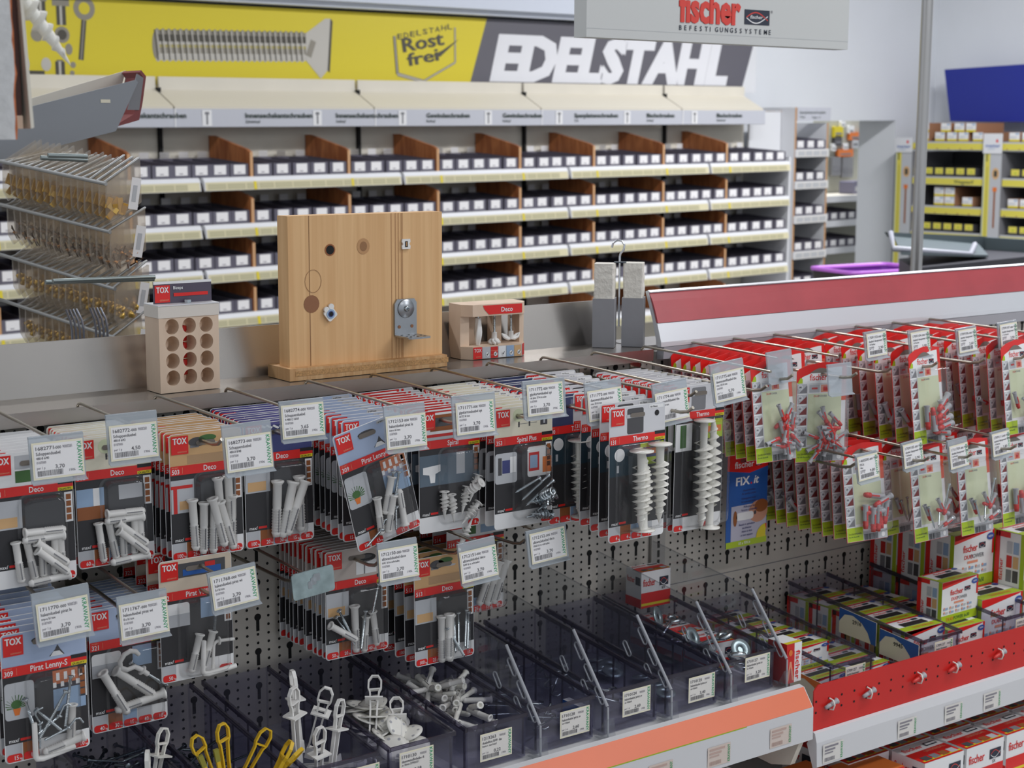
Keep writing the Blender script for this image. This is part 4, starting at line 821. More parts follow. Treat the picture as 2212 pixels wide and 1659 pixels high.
        for i in range(4):
            R(.062+i*.009, .066+i*.009, b+.017, b+.026, WPRINT, 3); R(.058+i*.009, .062+i*.009, b+.028, b+.034, WPRINT, 3)
    elif pic == 'bath': R(.001, .098, b+.020, b+.062, mat('print_teal_grey', (92, 108, 122), .5), 2); m.prism([(.006, -b-.036), (.034, -b-.034), (.034, -b-.043), (.026, -b-.046), (.025, -b-.058), (.018, -b-.058), (.016, -b-.047), (.006, -b-.045)], 'y', y(3), y(2), WPRINT); R(.060, .074, b+.020, b+.05, GREYP, 3); R(.09, .0985, b+.012, b+.018, RED, 2)
    elif pic == 'shelf': m.prism(rrect(.001, .038, -b-.064, -b-.022, .004), 'y', y(2), y(1), GREYP); R(.006, .012, b+.028, b+.052, DGREY, 3); R(.013, .026, b+.032, b+.050, NAVY, 3); R(.026, .036, b+.028, b+.050, WPRINT, 3); m.prism(rrect(.056, .097, -b-.060, -b-.018, .004), 'y', y(2), y(1), WPRINT); R(.058, .076, b+.026, b+.052, REDP, 3); R(.060, .073, b+.030, b+.048, LBLUE, 4); R(.082, .097, b+.034, b+.056, ORNG, 3)
    elif pic == 'lamp': R(.001, .05, b+.012, b+.055, mat('print_night', (36, 58, 70), .45), 2); dsc(m, .018, -b-.026, .009, .009, y(3), WPRINT); R(.013, .017, b+.040, b+.050, GREYP, 3); R(.055, .097, b+.014, b+.044, LIME, 2); R(.060, .095, b+.020, b+.034, NAVY, 3); R(.062, .092, b+.022, b+.030, ORNG, 4)
    elif pic == 'trellis': R(.001, .034, b+.018, b+.060, WPRINT, 2); R(.010, .022, b+.020, b+.055, DKGRN, 3); R(.058, .097, b+.016, b+.045, LIME, 2); R(.064, .094, b+.026, b+.036, ORNG, 3)
    elif pic == 'bolt': m.prism(rrect(.002, .040, -b-.046, -b-.016, .004), 'y', y(2), y(1), WPRINT); R(.002, .040, b+.030, b+.046, GREYP, 3); R(.055, .080, b+.014, b+.040, LBLUE, 2)
    else: R(.001, .036, b+.016, b+.05, GREYP, 2); R(.004, .030, b+.036, b+.048, TAN, 3)
    if pic not in ('lamp', 'trellis'):
        R(.0875, .0975, b+.014, b+.050, WPRINT, 2)
        for i in range(4): R(.0895, .0955, b+.0165+i*.0082, b+.023+i*.0082, BROWN, 3)
    m.text('max/', .005, -H+.024, .0042, y(3), WPRINT); R(.018, .030, H-.0275, H-.0245, RED, 3)
    n = len(pills)
    for i, p in enumerate(pills):
        if not p: continue
        x0 = .0012+i*(W-.0024)/n; x1 = x0+(W-.0024)/n-.0010
        R(x0, x1, H-.022, H-.0012, (GREYP, BROWN, LBLUE, GREYP, WPRINT)[i % 5], 2); m.prism(rrect(x0+.0006, x1, -H+.0014, -H+.0102, .0035), 'y', y(4), y(3), RED)
        m.text(p, x1-.0046, -H+.0034, .0048, y(5), WPRINT, 'r', sx=.85); m.text('kg', x1-.0006, -H+.0034, .0022, y(5), WPRINT, 'r')
    return m
def stack(key, desc, kind, cardmb, H, blister, xs, ys, ztop, n, contents, grp, yaw=0, bd_=.014, back_contents=None, tilt=0, first_tf=None, off=0):
    W = .099; t = thing('blister_card', 'front blister card of ' + desc, 'blister pack', None, grp)
    cm = cardmb; c0 = obj('card', cm, t, TR(-W/2, 0, .0))
    bl_ = dome(blister[0]-W/2, blister[1]-W/2, -blister[3], -blister[2], bd_); obj('blister', bl_, t)
    bs = dome(blister[0]-W/2, blister[1]-W/2, -blister[3], -blister[2], min(bd_, max(.006, (ys[1]-ys[0])/-max(1, n-1)*.8))).me('blister')
    N = 0
    for (k, x, z, yy, ang, rx) in contents:
        obj(FNAME[k], fit(k), t, TR(x-W/2, -.0022-yy, -z) @ RY(math.radians(ang)) @ RX(math.radians(rx)))
    rr = random.Random(key)
    for i in range(n):
        f = i/max(1, n-1); x = xs[1]+(xs[0]-xs[1])*f; y = ys[1]+(ys[0]-ys[1])*f
        M = TR(x+(rr.uniform(-.0012, .0012) if i else 0), y, ztop+(rr.uniform(-.0008, .0008) if i else 0)) @ RZ(math.radians(yaw+rr.uniform(-1, 1)*(1 if i else 0))) @ RY(math.radians(rr.uniform(-.8, .8) if i else 0)) @ RX(math.radians(tilt+rr.uniform(-1, 1)))
        if i == 0: t.matrix_world = (TR(x, y, ztop) @ first_tf) if first_tf else M; continue
        lab = '%s card from front of %s' % (ORD[i], desc)
        r = t.copy(); COL.objects.link(r); r.matrix_world = M; r['label'] = lab
        for ch in list(t.children):
            nm = ch.name.split('.')[0]
            if nm not in ('card', 'blister') and not (back_contents and nm == back_contents): continue
            c = ch.copy(); COL.objects.link(c); c.parent = r
            if nm == 'blister': c.data = bs
    return t
PL = [('plug', .030, .154, .004, -6, 0), ('plug', .046, .153, .005, -10, 0), ('plug', .056, .152, .004, 0, 0), ('plug', .080, .149, .004, -2, 0), ('plug', .070, .151, .004, 2, 0), ('plug', .032, .103, .008, 90, 0), ('plug', .084, .096, .008, -88, 0), ('plug', .085, .138, .011, -50, 0), ('plug', .084, .149, .013, -48, 0), ('plug', .036, .155, .010, 86, 0)]
PLB = PL[:4]+[('plug', .034, .120, .008, 80, 0), ('plug', .070, .128, .010, -70, 0)]
PV = [('plugL', .039, .154, .006, 2, 0), ('plugL', .052, .155, .007, 3, 0), ('plugL', .030, .149, .004, -3, 0), ('plugL', .080, .153, .009, -16, 0), ('plugL', .066, .147, .012, -14, 0), ('plugL', .079, .151, .004, 2, 0), ('plugL', .067, .126, .003, -4, 0), ('plugL', .079, .124, .003, -2, 0)]
PF = [('plugX', .039, .150, .006, 3, 0), ('plugX', .046, .151, .009, 14, 0), ('plugX', .052, .148, .012, 22, 0), ('plugX', .076, .148, .005, -1, 0)]
HK = [('plug', .034, .146, .006, 6, 0), ('plug', .041, .146, .010, 24, 0), ('plug', .045, .122, .006, 26, 0), ('plug', .073, .097, .006, 183, 0), ('screwX', .054, .132, .005, 24, 0), ('screwX', .048, .130, .005, 22, 0), ('sell', .034, .138, .009, 30, 0), ('sell', .062, .118, .008, -20, 0)]
HC = [('chook', .034, .079, .009, 0, 0), ('screwL', .090, .108, .007, -48, 0), ('plugL', .079, .120, .007, -50, 0), ('plugL', .041, .134, .011, -28, 0), ('plugL', .026, .128, .008, 82, 0)]
HH = [('thick', .0, .0, .0, 0, 0)]
HH = [('plug', .036, .146, .006, 16, 0), ('plug', .052, .144, .007, 18, 0), ('ell', .066, .146, .006, 4, 0), ('screwL', .068, .112, .006, 6, 0), ('ellb', .050, .150, .010, 4, 0)]
HT = [('ellb', .031, .158, .009, 0, 0), ('plug', .040, .152, .007, 80, 0), ('plugS', .074, .145, .005, 4, 0), ('screwX', .034, .136, .010, 34, 0), ('screw', .064, .132, .010, -43, 0), ('screwX', .066, .130, .008, 9, 0), ('sell', .038, .116, .008, -30, 0), ('sell', .060, .112, .009, 24, 0), ('sell', .070, .128, .010, 40, 0), ('screwL', .036, .140, .006, -14, 0)]
SPC = [('spiral', .036, .150, .005, 0, 0), ('spiral', .050, .155, .007, -6, 0), ('spiral', .058, .118, .012, 30, 50), ('spiral', .062, .146, .008, 14, 0), ('spiral', .074, .130, .009, 22, 0), ('spiral', .058, .158, .012, 48, 0), ('spiral', .082, .152, .006, 210, 0)]
SPM = [('meta', .046, .134, .008, 70, 40), ('meta', .046, .154, .006, 85, 0), ('meta', .064, .146, .010, 60, 0), ('meta', .080, .152, .008, -24, 20), ('screwL', .036, .128, .011, 58, 0), ('screwL', .042, .136, .013, 58, 0), ('meta', .060, .130, .012, 20, 60), ('meta', .052, .148, .012, 100, 0), ('screw', .026, .116, .010, 70, 0)]
PS = [('screwL', .040, .138, .008, -26, 0), ('screwX', .046, .148, .006, -34, 0), ('plugL', .044, .152, .004, -2, 0), ('plug', .056, .154, .005, 4, 0), ('plug', .076, .148, .006, -8, 0), ('plug', .040, .132, .013, -56, 0), ('screwL', .048, .150, .010, 8, 0), ('screw', .066, .104, .009, 14, 0)]
PS2 = [('plugL', .040, .156, .005, 0, 0), ('plugL', .053, .157, .006, 1, 0), ('screwL', .068, .146, .005, 0, 0), ('screwL', .078, .144, .006, 3, 0), ('screwL', .062, .148, .006, -2, 0), ('screwL', .074, .154, .012, -32, 0), ('plugL', .047, .153, .011, 2, 0), ('screwL', .083, .148, .005, 2, 0)]
BG3 = [('big', .043, .172, .015, 0, 0), ('big', .052, .060, .010, 180, 0), ('big', .077, .166, .014, 0, 0)]
BG2 = [('bigX', .044, .224, .014, 0, 0), ('bigX', .066, .050, .012, 181, 0)]
B1 = (.033, .087, .054, .155)
# upper row of the left bay, left to right
stack('u0', 'white topped cards at the far left edge', 0, band_card(0, 'white', '501', 'Deco', .160, ('', '', '', '', '30'), 'plain'), .160, B1, (-.866, -.868), (-.02, -.15), 1.234, 8, PL, 'white plug cards, far left upper hook')
stack('u1', 'cream topped white plug cards, upper row', 0, band_card(0, 'cream', '502', 'Deco', .160, ('60', '20', '7', '40', '10'), 'room'), .160, B1, (-.752, -.756), (-.022, -.122), 1.2355, 10, PL, 'cream topped plug cards', tilt=-2)
stack('u2', 'tan topped white plug cards, upper row', 0, band_card(0, 'tan', '503', 'Deco', .160, ('100', '25', '10', '60', '10'), 'table'), .160, B1, (-.640, -.645), (-.020, -.150), 1.2335, 10, PV, 'tan topped plug cards')
stack('u3', 'navy topped cards with a chain, upper row', 0, band_card(0, 'navy', '504', 'Deco', .162, ('100', '20', '30', '15', '80'), 'plain'), .162, B1, (-.525, -.543), (-.020, -.150), 1.236, 10, PF, 'navy topped chain cards')
stack('u4', 'pale blue topped lamp hook cards, upper row', 0, band_card(0, 'sky', '309', 'Pirat Lenny-S', .160, ('15', '15', '', '15', '10'), 'plant'), .160, B1, (-.405, -.432), (-.020, -.222), 1.236, 11, HK, 'pale blue lamp hook cards', bd_=.018, first_tf=TR(-.032, -.012, .0) @ RY(math.radians(-13.5)))
stack('u5', 'red picture frame cards with white spiral plugs', 0, band_card(0, 'frame', '350', 'Spiral', .166, ('', '', '', '', '8'), 'bath'), .166, B1, (-.300, -.312), (-.020, -.202), 1.236, 11, SPC, 'red frame spiral plug cards', bd_=.018)
stack('u6', 'cream topped cards with metal spirals, upper row', 0, band_card(0, 'cream', '353', 'Spiral Plus', .167, ('', '', '', '', '8'), 'shelf'), .167, B1, (-.186, -.212), (-.020, -.235), 1.235, 12, SPM, 'cream topped metal spiral cards', bd_=.018)
stack('u7', 'navy topped night picture cards', 0, band_card(0, 'night', '130', 'Thermo', .180, ('4', '4', '6', '5', ''), 'lamp'), .180, (.030, .090, .054, .155), (-.085, -.105), (-.020, -.215), 1.236, 10, BG3[:2], 'navy night picture cards', bd_=.018)
stack('u8', 'grey topped black cards with three long screw plugs', 0, band_card(0, 'grey', '131', 'Thermo', .186, ('4', '4', '6', '5', ''), 'lamp'), .186, (.014, .094, .054, .172), (-.006, -.098), (-.030, -.340), 1.240, 11, BG3, 'black cards with long screw plugs', bd_=.026, back_contents='insulation_plug')
stack('u9', 'grey topped black cards with two longest screw plugs', 0, band_card(0, 'grey', '132', 'Thermo', .225, ('6', '', '', '6', ''), 'trellis'), .225, (.016, .096, .054, .218), (.140, .150), (-.020, -.200), 1.228, 12, BG2, 'black cards with longest screw plugs', bd_=.026)
# lower row of the left bay
stack('l0', 'lamp hook cards at the lower left corner', 0, band_card(0, 'sky', '309', 'Pirat Lenny-S', .150, ('15', '15', '', '', '10'), 'plant', band=.038), .150, (.028, .087, .050, .146), (-.860, -.896), (-.020, -.245), 1.049, 11, [(k, x, z-.010, y, a, r) for k, x, z, y, a, r in HT], 'lamp hook cards, lower left', bd_=.018)
stack('l1', 'plant hook cards, second stack of lower row', 0, band_card(0, 'sky', '321', 'Pirat Will', .156, ('40', '30', '15', '40', '10'), 'bolt'), .156, (.022, .092, .052, .150), (-.742, -.753), (-.020, -.142), 1.0265, 11, HC, 'plant hook cards, lower row', bd_=.018)
stack('l2', 'beige cards showing a window, lower row', 0, band_card(0, 'win', '322', 'Pirat Will-L', .156, ('50', '', '', '', '10'), 'bolt'), .156, (.026, .090, .052, .152), (-.655, -.668), (-.020, -.160), 1.078, 4, HH, 'beige window cards', bd_=.018)
stack('l3', 'black cup picture cards, lower row', 0, band_card(0, 'cup', '511', 'Deco', .150, ('50', '20', '7', '40', '10'), 'plain', band=.042), .150, (.028, .087, .052, .147), (-.425, -.425), (-.020, -.146), 1.050, 11, [(k, x, z-.008, y, a, r) for k, x, z, y, a, r in PS], 'black cup picture cards', bd_=.016)
stack('l4', 'red table picture cards, lower row', 0, band_card(0, 'tan', '513', 'Deco', .152, ('100', '25', '', '', '10'), 'plain', band=.042), .152, (.028, .087, .052, .149), (-.302, -.304), (-.020, -.176), 1.028, 7, [(k, x, z-.006, y, a, r) for k, x, z, y, a, r in PS2], 'red table picture cards', bd_=.016)
stack('l5', 'thick white plug cards, right end of lower row', 0, band_card(0, 'white', '514', 'Deco', .152, ('', '0', '25', '15', '80'), 'plain'), .152, (.030, .096, .054, .149), (-.228, -.232), (-.040, -.150), 1.078, 4, [('plugL', .050, .140, .006, 24, 0), ('plugL', .064, .142, .007, 20, 0), ('plugL', .084, .136, .005, -6, 0), ('plugL', .072, .140, .011, 22, 0)], 'thick white plug cards', bd_=.020)
# ---------------------------------------------------------------- white and red cards of the right bay
FW, FH = .086, .160
def duo_card(tone=0):
    m = MB(); y = lambda l: -.0005-.00018*l; R = lambda x0, x1, z0, z1, mm, l=1: m.rect(x0, x1, -z1, -z0, y(l), mm)
    out = [(0, -FH)]+[(FW, -FH), (FW, -.004), (FW-.02, -.001), (FW-.042, 0), (.018, -.0045), (.004, -.010), (0, -.014)]
    m.prism(out, 'y', y(0), .0003, RED)
    m.prism([(.0005, -FH+.0005), (FW-.0005, -FH+.0005), (FW-.0005, -.032), (.0005, -.032)], 'y', y(1), y(.5), WPRINT)
    arc = [(.004+.074*i/14, -.034+.026*math.sin(.35+1.25*i/14)) for i in range(15)]
    m.poly([(x, y(2), z) for x, z in [(.078, -.034), (.004, -.034)]+arc[1:]][::-1], WPRINT)
    arc2 = [(.022+.040*i/10, -.017+.008*math.sin(math.pi*i/10)) for i in range(11)]; m.poly([(x, y(3), z) for x, z in arc2][::-1], mat('hole_shade', (120, 112, 104), .6))
    m.text('fischer', .022, -.0285, .0098, y(3), RED, width=.030); fish(m, .054, .068, -.029, -.0215, y(3), False)
    R(.078, FW-.0005, .030, .062, mat('print_orange_red', (224, 92, 62), .45), 2)
    m.add([(.001, y(3), -.033), (.010, y(3), -.033), (.010, y(3), -.026), (.006, y(3), -.024)], [(0, 1, 2, 3)], LIME)
    R(.020, .078, .050, FH-.028, PLIME, 2); R(.022, .040, .036, .048, GREYP, 2); R(.042, .058, .036, .048, PINK, 2); R(.026, .036, .040, .043, REDP, 3); R(.046, .054, .038, .046, REDP, 3)
    m.text('DUO', .030, -.0555, .0030, y(3), RED); m.text('POWER', .038, -.0555, .0030, y(3), MGREY)
    for i in range(6):
        z = .034+i*.0172; R(.001, .018, z, z+.0150, GREYP, 2); m.add([(.004, y(3), -z-.0145), (.018, y(3), -z-.0145), (.018, y(3), -z-.002)], [(0, 1, 2)], MAROON if 0 < i < 4 else MGREY); dsc(m, .0062, -z-.0052, .0042, .0042, y(4), WPRINT, 12); dsc(m, .0062, -z-.0052, .0033, .0033, y(5), GREYP, 12); R(.0045, .0080, z+.0045, z+.0058, DGREY, 6)
    R(.001, .034, FH-.0235, FH-.001, LIME, 3); m.text('5 x DUOPOWER', .004, -FH+.012, .0026, y(4), BLACK); m.text('für alle Baustoffe', .004, -FH+.0075, .0022, y(4), DKGRN)
    R(.034, FW-.0005, FH-.016, FH-.0005, GREYP, 2); m.bars(.036, .066, -FH+.001, -FH+.011, y(4), BLACK, 5, 22); dsc(m, .076, -FH+.007, .004, .004, y(4), WPRINT, 12)
    return m
DCM = duo_card().me('card'); fb = {}
def fdome(d):
    if d not in fb: fb[d] = dome(.020-FW/2, FW-.001-FW/2, -FH+.013, -.036, d, .007, .003).me('blister')
    return fb[d]
def fstack(desc, X, ys, ztop, n, grp, contents, d, yaw=0, tilt=8):
    rr = random.Random(desc); sp = (ys[0]-ys[1])/max(1, n-1); fitn = 4
    for i in range(n):
        f = i/max(1, n-1); y = ys[1]+(ys[0]-ys[1])*f
        lab = ('front pack of %s' if i == 0 else ORD[i]+' pack from front of %s') % desc
        t = thing('plug_pack', lab, 'blister pack', TR(X+rr.uniform(-.001, .001), y, ztop) @ RZ(math.radians(yaw+rr.uniform(-1.5, 1.5))) @ RX(math.radians(-tilt+rr.uniform(-1, 1))), grp)
        obj('card', DCM, t, TR(-FW/2, 0, .014)); obj('blister', fdome(d if i == 0 else min(d, max(.008, round(sp*.8, 3)))), t, TR(0, 0, .014))
        for q, (k, x, z, yy, ang) in enumerate(contents if i == 0 else contents[:fitn]):
            obj(FNAME[k], fit(k), t, TR(x-FW/2+(rr.uniform(-.006, .006) if i else 0), -.002-min(yy, .9*sp if i else 1), -z+.014) @ RY(math.radians(ang+(rr.uniform(-50, 50) if i else 0))))
    return t
def heap(seed, n, kinds=('duo',)):
    r = random.Random(seed); return [(r.choice(kinds), .034+r.uniform(0, .040), .138-r.uniform(0, .046), .004+.012*r.random(), r.uniform(0, 360)) for _ in range(n)]
FG = [('duoL', .030, .136, .006, 0), ('duoL', .040, .100, .010, 175), ('duoL', .048, .120, .012, 62), ('duoL', .050, .128, .010, 78), ('duoL', .046, .136, .014, 82), ('duoL', .052, .108, .012, 50), ('duoL', .040, .140, .010, 100), ('duoL', .070, .130, .010, -10)]
FS = [('duo', .034, .126, .006, -25), ('screwT', .036, .140, .012, -18), ('screwT', .044, .142, .012, 70), ('screwT', .050, .140, .008, 12), ('duo', .060, .120, .012, 40), ('duo', .066, .118, .010, -30), ('duo', .058, .138, .012, 70), ('screwT', .064, .108, .012, 25), ('duo', .050, .110, .008, 110)]
fstack('red topped small plug packs, left end of right bay', .286, (-.03, -.212), 1.243, 9, 'small plug packs, first stack', heap(1, 22), .018, 0, 7)
fstack('red topped packs deep behind the turned pack', .384, (-.03, -.150), 1.243, 6, 'packs behind the turned pack', heap(5, 8), .016, 0, 5)
t = fstack('small plugs turned outward, hanging alone', .384, (-.228, -.228), 1.232, 1, 'turned plug pack', heap(2, 30), .020, -21, 2); t['label'] = 'red and pale green plug pack turned outward beside two empty tag holders'
fstack('red topped packs pushed back on the fourth upper hook', .480, (-.03, -.105), 1.243, 4, 'packs pushed far back', heap(6, 6), .016, 0, 5)
fstack('large red and grey plug packs, upper right bay', .590, (-.045, -.262), 1.245, 7, 'large plug packs, upper middle', FG, .024, 4, 8)
fstack('red topped packs pushed back on the fifth upper hook', .690, (-.03, -.12), 1.243, 5, 'packs on the fifth upper hook', heap(7, 6), .016, 0, 5)
fstack('plugs with screws at the upper right edge', .790, (-.05, -.292), 1.245, 9, 'plug and screw packs, upper right', [('duo', .030, .116, .006, -20), ('screwT', .048, .128, .010, 5), ('duo', .054, .130, .010, 30), ('screwT', .060, .130, .012, -40), ('duo', .040, .136, .010, 80), ('screwT', .056, .112, .012, 15), ('duo', .066, .116, .012, 60)], .018, 4, 7)
fstack('red topped packs at the outer upper right corner', .895, (-.03, -.24), 1.243, 8, 'packs at the outer upper right', heap(8, 10), .016, 3, 7)
fstack('mixed red plugs, lower row beside the blue card', .482, (-.045, -.232), 1.092, 8, 'mixed plug packs, lower row', [('duoL', .034, .084, .008, 100), ('duoL', .030, .106, .006, 95), ('duoL', .034, .114, .008, 90), ('duoL', .032, .140, .008, 4), ('duoL', .044, .146, .012, 6), ('duoL', .054, .146, .012, 8), ('duoL', .062, .142, .012, -8), ('duoL', .070, .136, .010, 14), ('duoL', .050, .104, .012, 70)], .020, -6, 8)
fstack('plugs and long screws, lower row, second from the blue card', .588, (-.04, -.275), 1.085, 5, 'plug and long screw packs, lower row', FS, .018, 2, 7)
fstack('plugs and screws, lower row, third from the blue card', .688, (-.04, -.290), 1.085, 5, 'plug and screw packs, lower row', FS[::-1], .018, 2, 7)
fstack('packs at the lower right edge', .788, (-.04, -.300), 1.088, 6, 'packs at the lower right edge', FG[:6], .020, 3, 7)
# blue repair-fleece card
m = MB(); y = lambda l: -.0005-.00018*l; R = lambda x0, x1, z0, z1, mm, l=1: m.rect(x0, x1, -z1, -z0, y(l), mm)
W_, H_ = .0845, .148
m.box(0, W_, y(0), .0004, -H_, 0, BLUE); R(0, W_, 0, .030, RED, 1); m.add([(0, y(1), -.030), (W_*.55, y(1), -.037), (W_, y(1), -.030)], [(0, 1, 2)], RED)
m.text('fischer', .015, -.0275, .010, y(2), WPRINT, width=.040); fish(m, .058, .0715, -.0275, -.0225, y(2), False); m.prism(rrect(.026, .056, -.020, -.014, .003), 'y', y(2), y(1), MAROON)
for q in range(2): m.text('FIX', .018+q*.0006, -.054, .0125, y(2)-q*.0001, WPRINT, width=.028); m.text('it', .0545+q*.0006, -.054, .0125, y(2)-q*.0001, WPRINT, shear=.25)
dsc(m, .050, -.0528, .0016, .0016, y(2), RED)
for i, tx in enumerate(('Reparaturvlies', 'für große Löcher', 'Emergency repair', 'in oversized holes')): m.text(tx, W_/2+.004, -.0640-i*.0052-(.002 if i > 1 else 0), .0030, y(2), NAVY, 'c')
R(.010, W_-.001, .085, H_-.009, mat('print_pale_violet', (190, 188, 204), .5), 1); dsc(m, .066, -.098, .020, .017, y(2), mat('print_skin', (204, 150, 124), .5)); dsc(m, .072, -.090, .014, .010, y(3), BROWN); m.prism(rrect(.020, .056, -.108, -.096, .005), 'y', y(4), y(3), WPRINT); dsc(m, .018, -.104, .004, .012, y(4), BROWN); dsc(m, .059, -.099, .0024, .003, y(5), DGREY)
for i, tx in enumerate(('Aide pour les', 'forures crevassées')): m.text(tx, W_/2+.004, -.0890-i*.0050, .0030, y(6), NAVY, 'c')
for i, tx in enumerate(('Reeds in oplosbare', 'duolmaster', 'Abbis in lichi', 'et lant caquets')): m.text(tx, W_/2, -.116-i*.0055, .0030, y(6), NAVY, 'c', shear=.2)
m.poly([(W_-.002+.020*math.cos(a), y(5), -H_+.009+.020*math.sin(a)) for a in [math.pi/2+k*math.pi/20 for k in range(11)]]+[(W_-.002, y(5), -H_+.009)], YEL); m.add([(W_-.004, y(6), -H_+.029), (W_-.001, y(6), -H_+.029), (W_-.001, y(6), -H_+.018)], [(0, 1, 2)], RED)
R(0, W_, H_-.0095, H_, LIME, 4); m.text('10 x FIX.it', W_*.45, -H_+.003, .0042, y(5), WPRINT, 'c', shear=.15)
obj('repair_pack', m, None, TR(.330, -.077, 1.083) @ Matrix.Scale(1.12, 4), 'flat blue and red card pack hanging alone left of the lower red plug packs', 'card pack')
# ---------------------------------------------------------------- wire hooks and price tags
def hook(x, y0, arm, prong, za, zp, lab, skew=0.0, grp='wire hooks on the pegboard', up_=True):
    t = thing('wire_hook', lab, 'hook', TR(x, 0, 0), grp)
    obj('back_plate', MB().box(-.011, .011, -.003, -.0008, zp-.012, zp+.016, STEEL), t)
    obj('product_wire', MB().tube([(0, -.003, zp), (skew*.4, prong*.5, zp+.0005), (skew, prong+.016, zp+.001), (skew, prong, zp+.004), (skew+.0003, prong-.010, zp+.011)], .0024, 8, STEEL), t)
    obj('tag_wire', MB().tube([(.0, -.003, zp+.010), (0, -.019, za-.003), (.0, -.024, za), (.0002, -.032, za+.0004), (skew*.5, arm*.5, za-.001), (skew, arm, za-.004)], .0021, 8, STEEL), t)
    return t
_tm = {}
def price_tag(x, y, z, num, lines, price, lab, yaw=0, roll=0, w=.060, h=.042, hold=.010, full=True, wh=None):
    t = thing('price_tag', lab, 'price tag', TR(x, y, z) @ RZ(math.radians(yaw)) @ RY(math.radians(roll)) @ RX(math.radians(-6)), 'price tags on the hook ends')
    Wd = wh or w+.004
    m = MB(); m.prism([(-.0012, 0), (-.0012, -h-hold-.002), (-.006, -h-hold-.0045), (-.006, -h-hold-.0055), (.0012, -h-hold-.003), (.0020, 0)], 'x', -Wd/2, Wd/2, TAGC); obj('holder', m, t)
    m = MB(); m.tube([(-Wd/2, .0012, 0), (Wd/2, .0012, 0)], .0016, 6, TAGC); obj('clip_roll', m, t)
    if num:
        m = MB(); x0, z0 = -w/2, -hold-h; Y = -.0026; m.rect(x0, x0+w, z0, z0+h, Y, mat('label_cream_edge', (236, 230, 204), .55)); m.rect(x0+.0022, x0+w-.0022, z0+.0022, z0+h-.0022, Y-.0002, LABELW)
        y2 = Y-.0004
        m.text(num, x0+.0046, z0+h-.0088, .0040, y2, INK, width=.021); m.text('-000', x0+.0262, z0+h-.0088, .0032, y2, INK); m.text('9000281', x0+.0360, z0+h-.0086, .0034, y2, LINK, width=.011)
        for i, l in enumerate(lines): m.text(l, x0+.0046, z0+h-.0146-i*.0046, .0036 if i == 0 else .0028, y2, INK, sx=.85)
        m.text('0187000', x0+.0046, z0+h-.0240, .0028, y2, LINK, sx=.8); m.text('per 1 p', x0+.0046, z0+.0118, .0028, y2, LINK, sx=.85); m.text(price, x0+.026, z0+.0112, .0042, y2, INK, sx=1.1)
        m.bars(x0+.0050, x0+.036, z0+.0038, z0+.0100, y2, INK, int(num) % 97, 26); m.text('1906', x0+.042, z0+.0062, .0028, y2, LINK)
        T = m.T; m.T = TR(x0+w-.0070, y2, z0+h-.003) @ RY(math.pi/2); m.text('KRAWANY', 0, 0, .0050, 0, GREEN, width=h-.007); m.T = T
        obj('paper_label', m, t)
    return t
UP = [ # hook x, skew, tag x,y,ztop, number, lines, price, prong y, label
    (-.862, -.004, -.862, -.215, 1.262, '1682771', ('Schuppenduebel', '480-8 6/40'), '3,70', -.19, 'far left'),
    (-.757, .0, -.757, -.183, 1.272, '1682772', ('Schuppenduebel', '480-8 6/43'), '4,50', -.165, 'cream topped plug'),
    (-.652, .0, -.652, -.272, 1.262, '1682773', ('Schuppenduebel', '480-8 8/48'), '3,70', -.20, 'tan topped plug'),
    (-.55, .0, -.546, -.215, 1.272, '1682774', ('Schuppenduebel', '4 480-2 10/60'), '3,65', -.19, 'navy topped chain'),
    (-.428, .0, -.428, -.268, 1.262, '1712153', ('hakenduebel pirat le', 'nny-s bl tox'), '3,70', -.255, 'pale blue lamp'),
    (-.322, -.006, -.328, -.278, 1.267, '1711771', ('gipskartonduebel spi', 'ral 32 bl tox'), '3,70', -.245, 'red frame'),
    (-.218, -.006, -.224, -.292, 1.279, '1711772', ('gipskartonduebel spi', 'ral plus 37-4 m schr'), '3,70', -.285, 'metal spiral'),
    (-.118, -.004, -.122, -.292, 1.268, '1711773', ('daemmstoffduebel the', 'rmo 50 bl tox'), '4,30', -.30, 'navy night picture'),
    (-.016, -.008, -.024, -.318, 1.262, '1711774', ('daemmstoffduebel the', 'rmo 80 bl tox'), '5,75', -.36, 'long screw plug'),
    (.085, -.010, .075, -.328, 1.283, '1711775', ('daemmstoffduebel the', 'rmo 120 bl tox'), '5,70', -.26, 'longest screw plug')]
HL = ['white topped cards at the far left', 'cream topped plug cards', 'tan topped plug cards', 'navy chain cards', 'pale blue lamp cards', 'red frame cards', 'metal spiral cards', 'navy night picture cards', 'long screw plug cards', 'longest screw plug cards']
for i, (hx, sk, tx, ty, tz, num, ls, pr_, py, l) in enumerate(UP):
    hook(hx, 0, ty, py, 1.262, 1.222, 'zinc wire hook holding the %s, upper row' % HL[i], sk, 'wire hooks, upper left')
    price_tag(tx, ty-.002, tz, num, ls, pr_, 'price tag in front of the %s stack, upper left row' % l, 0, (0, 0, -1, 0, 0, 0, 0, -2, -4, -5)[i], hold=(.006, .012, .013, .004, .012, .008, .004, .010, .012, .012)[i], wh=(None, .064, None, .062, .061, .068, .070, .064, .063, .064)[i])
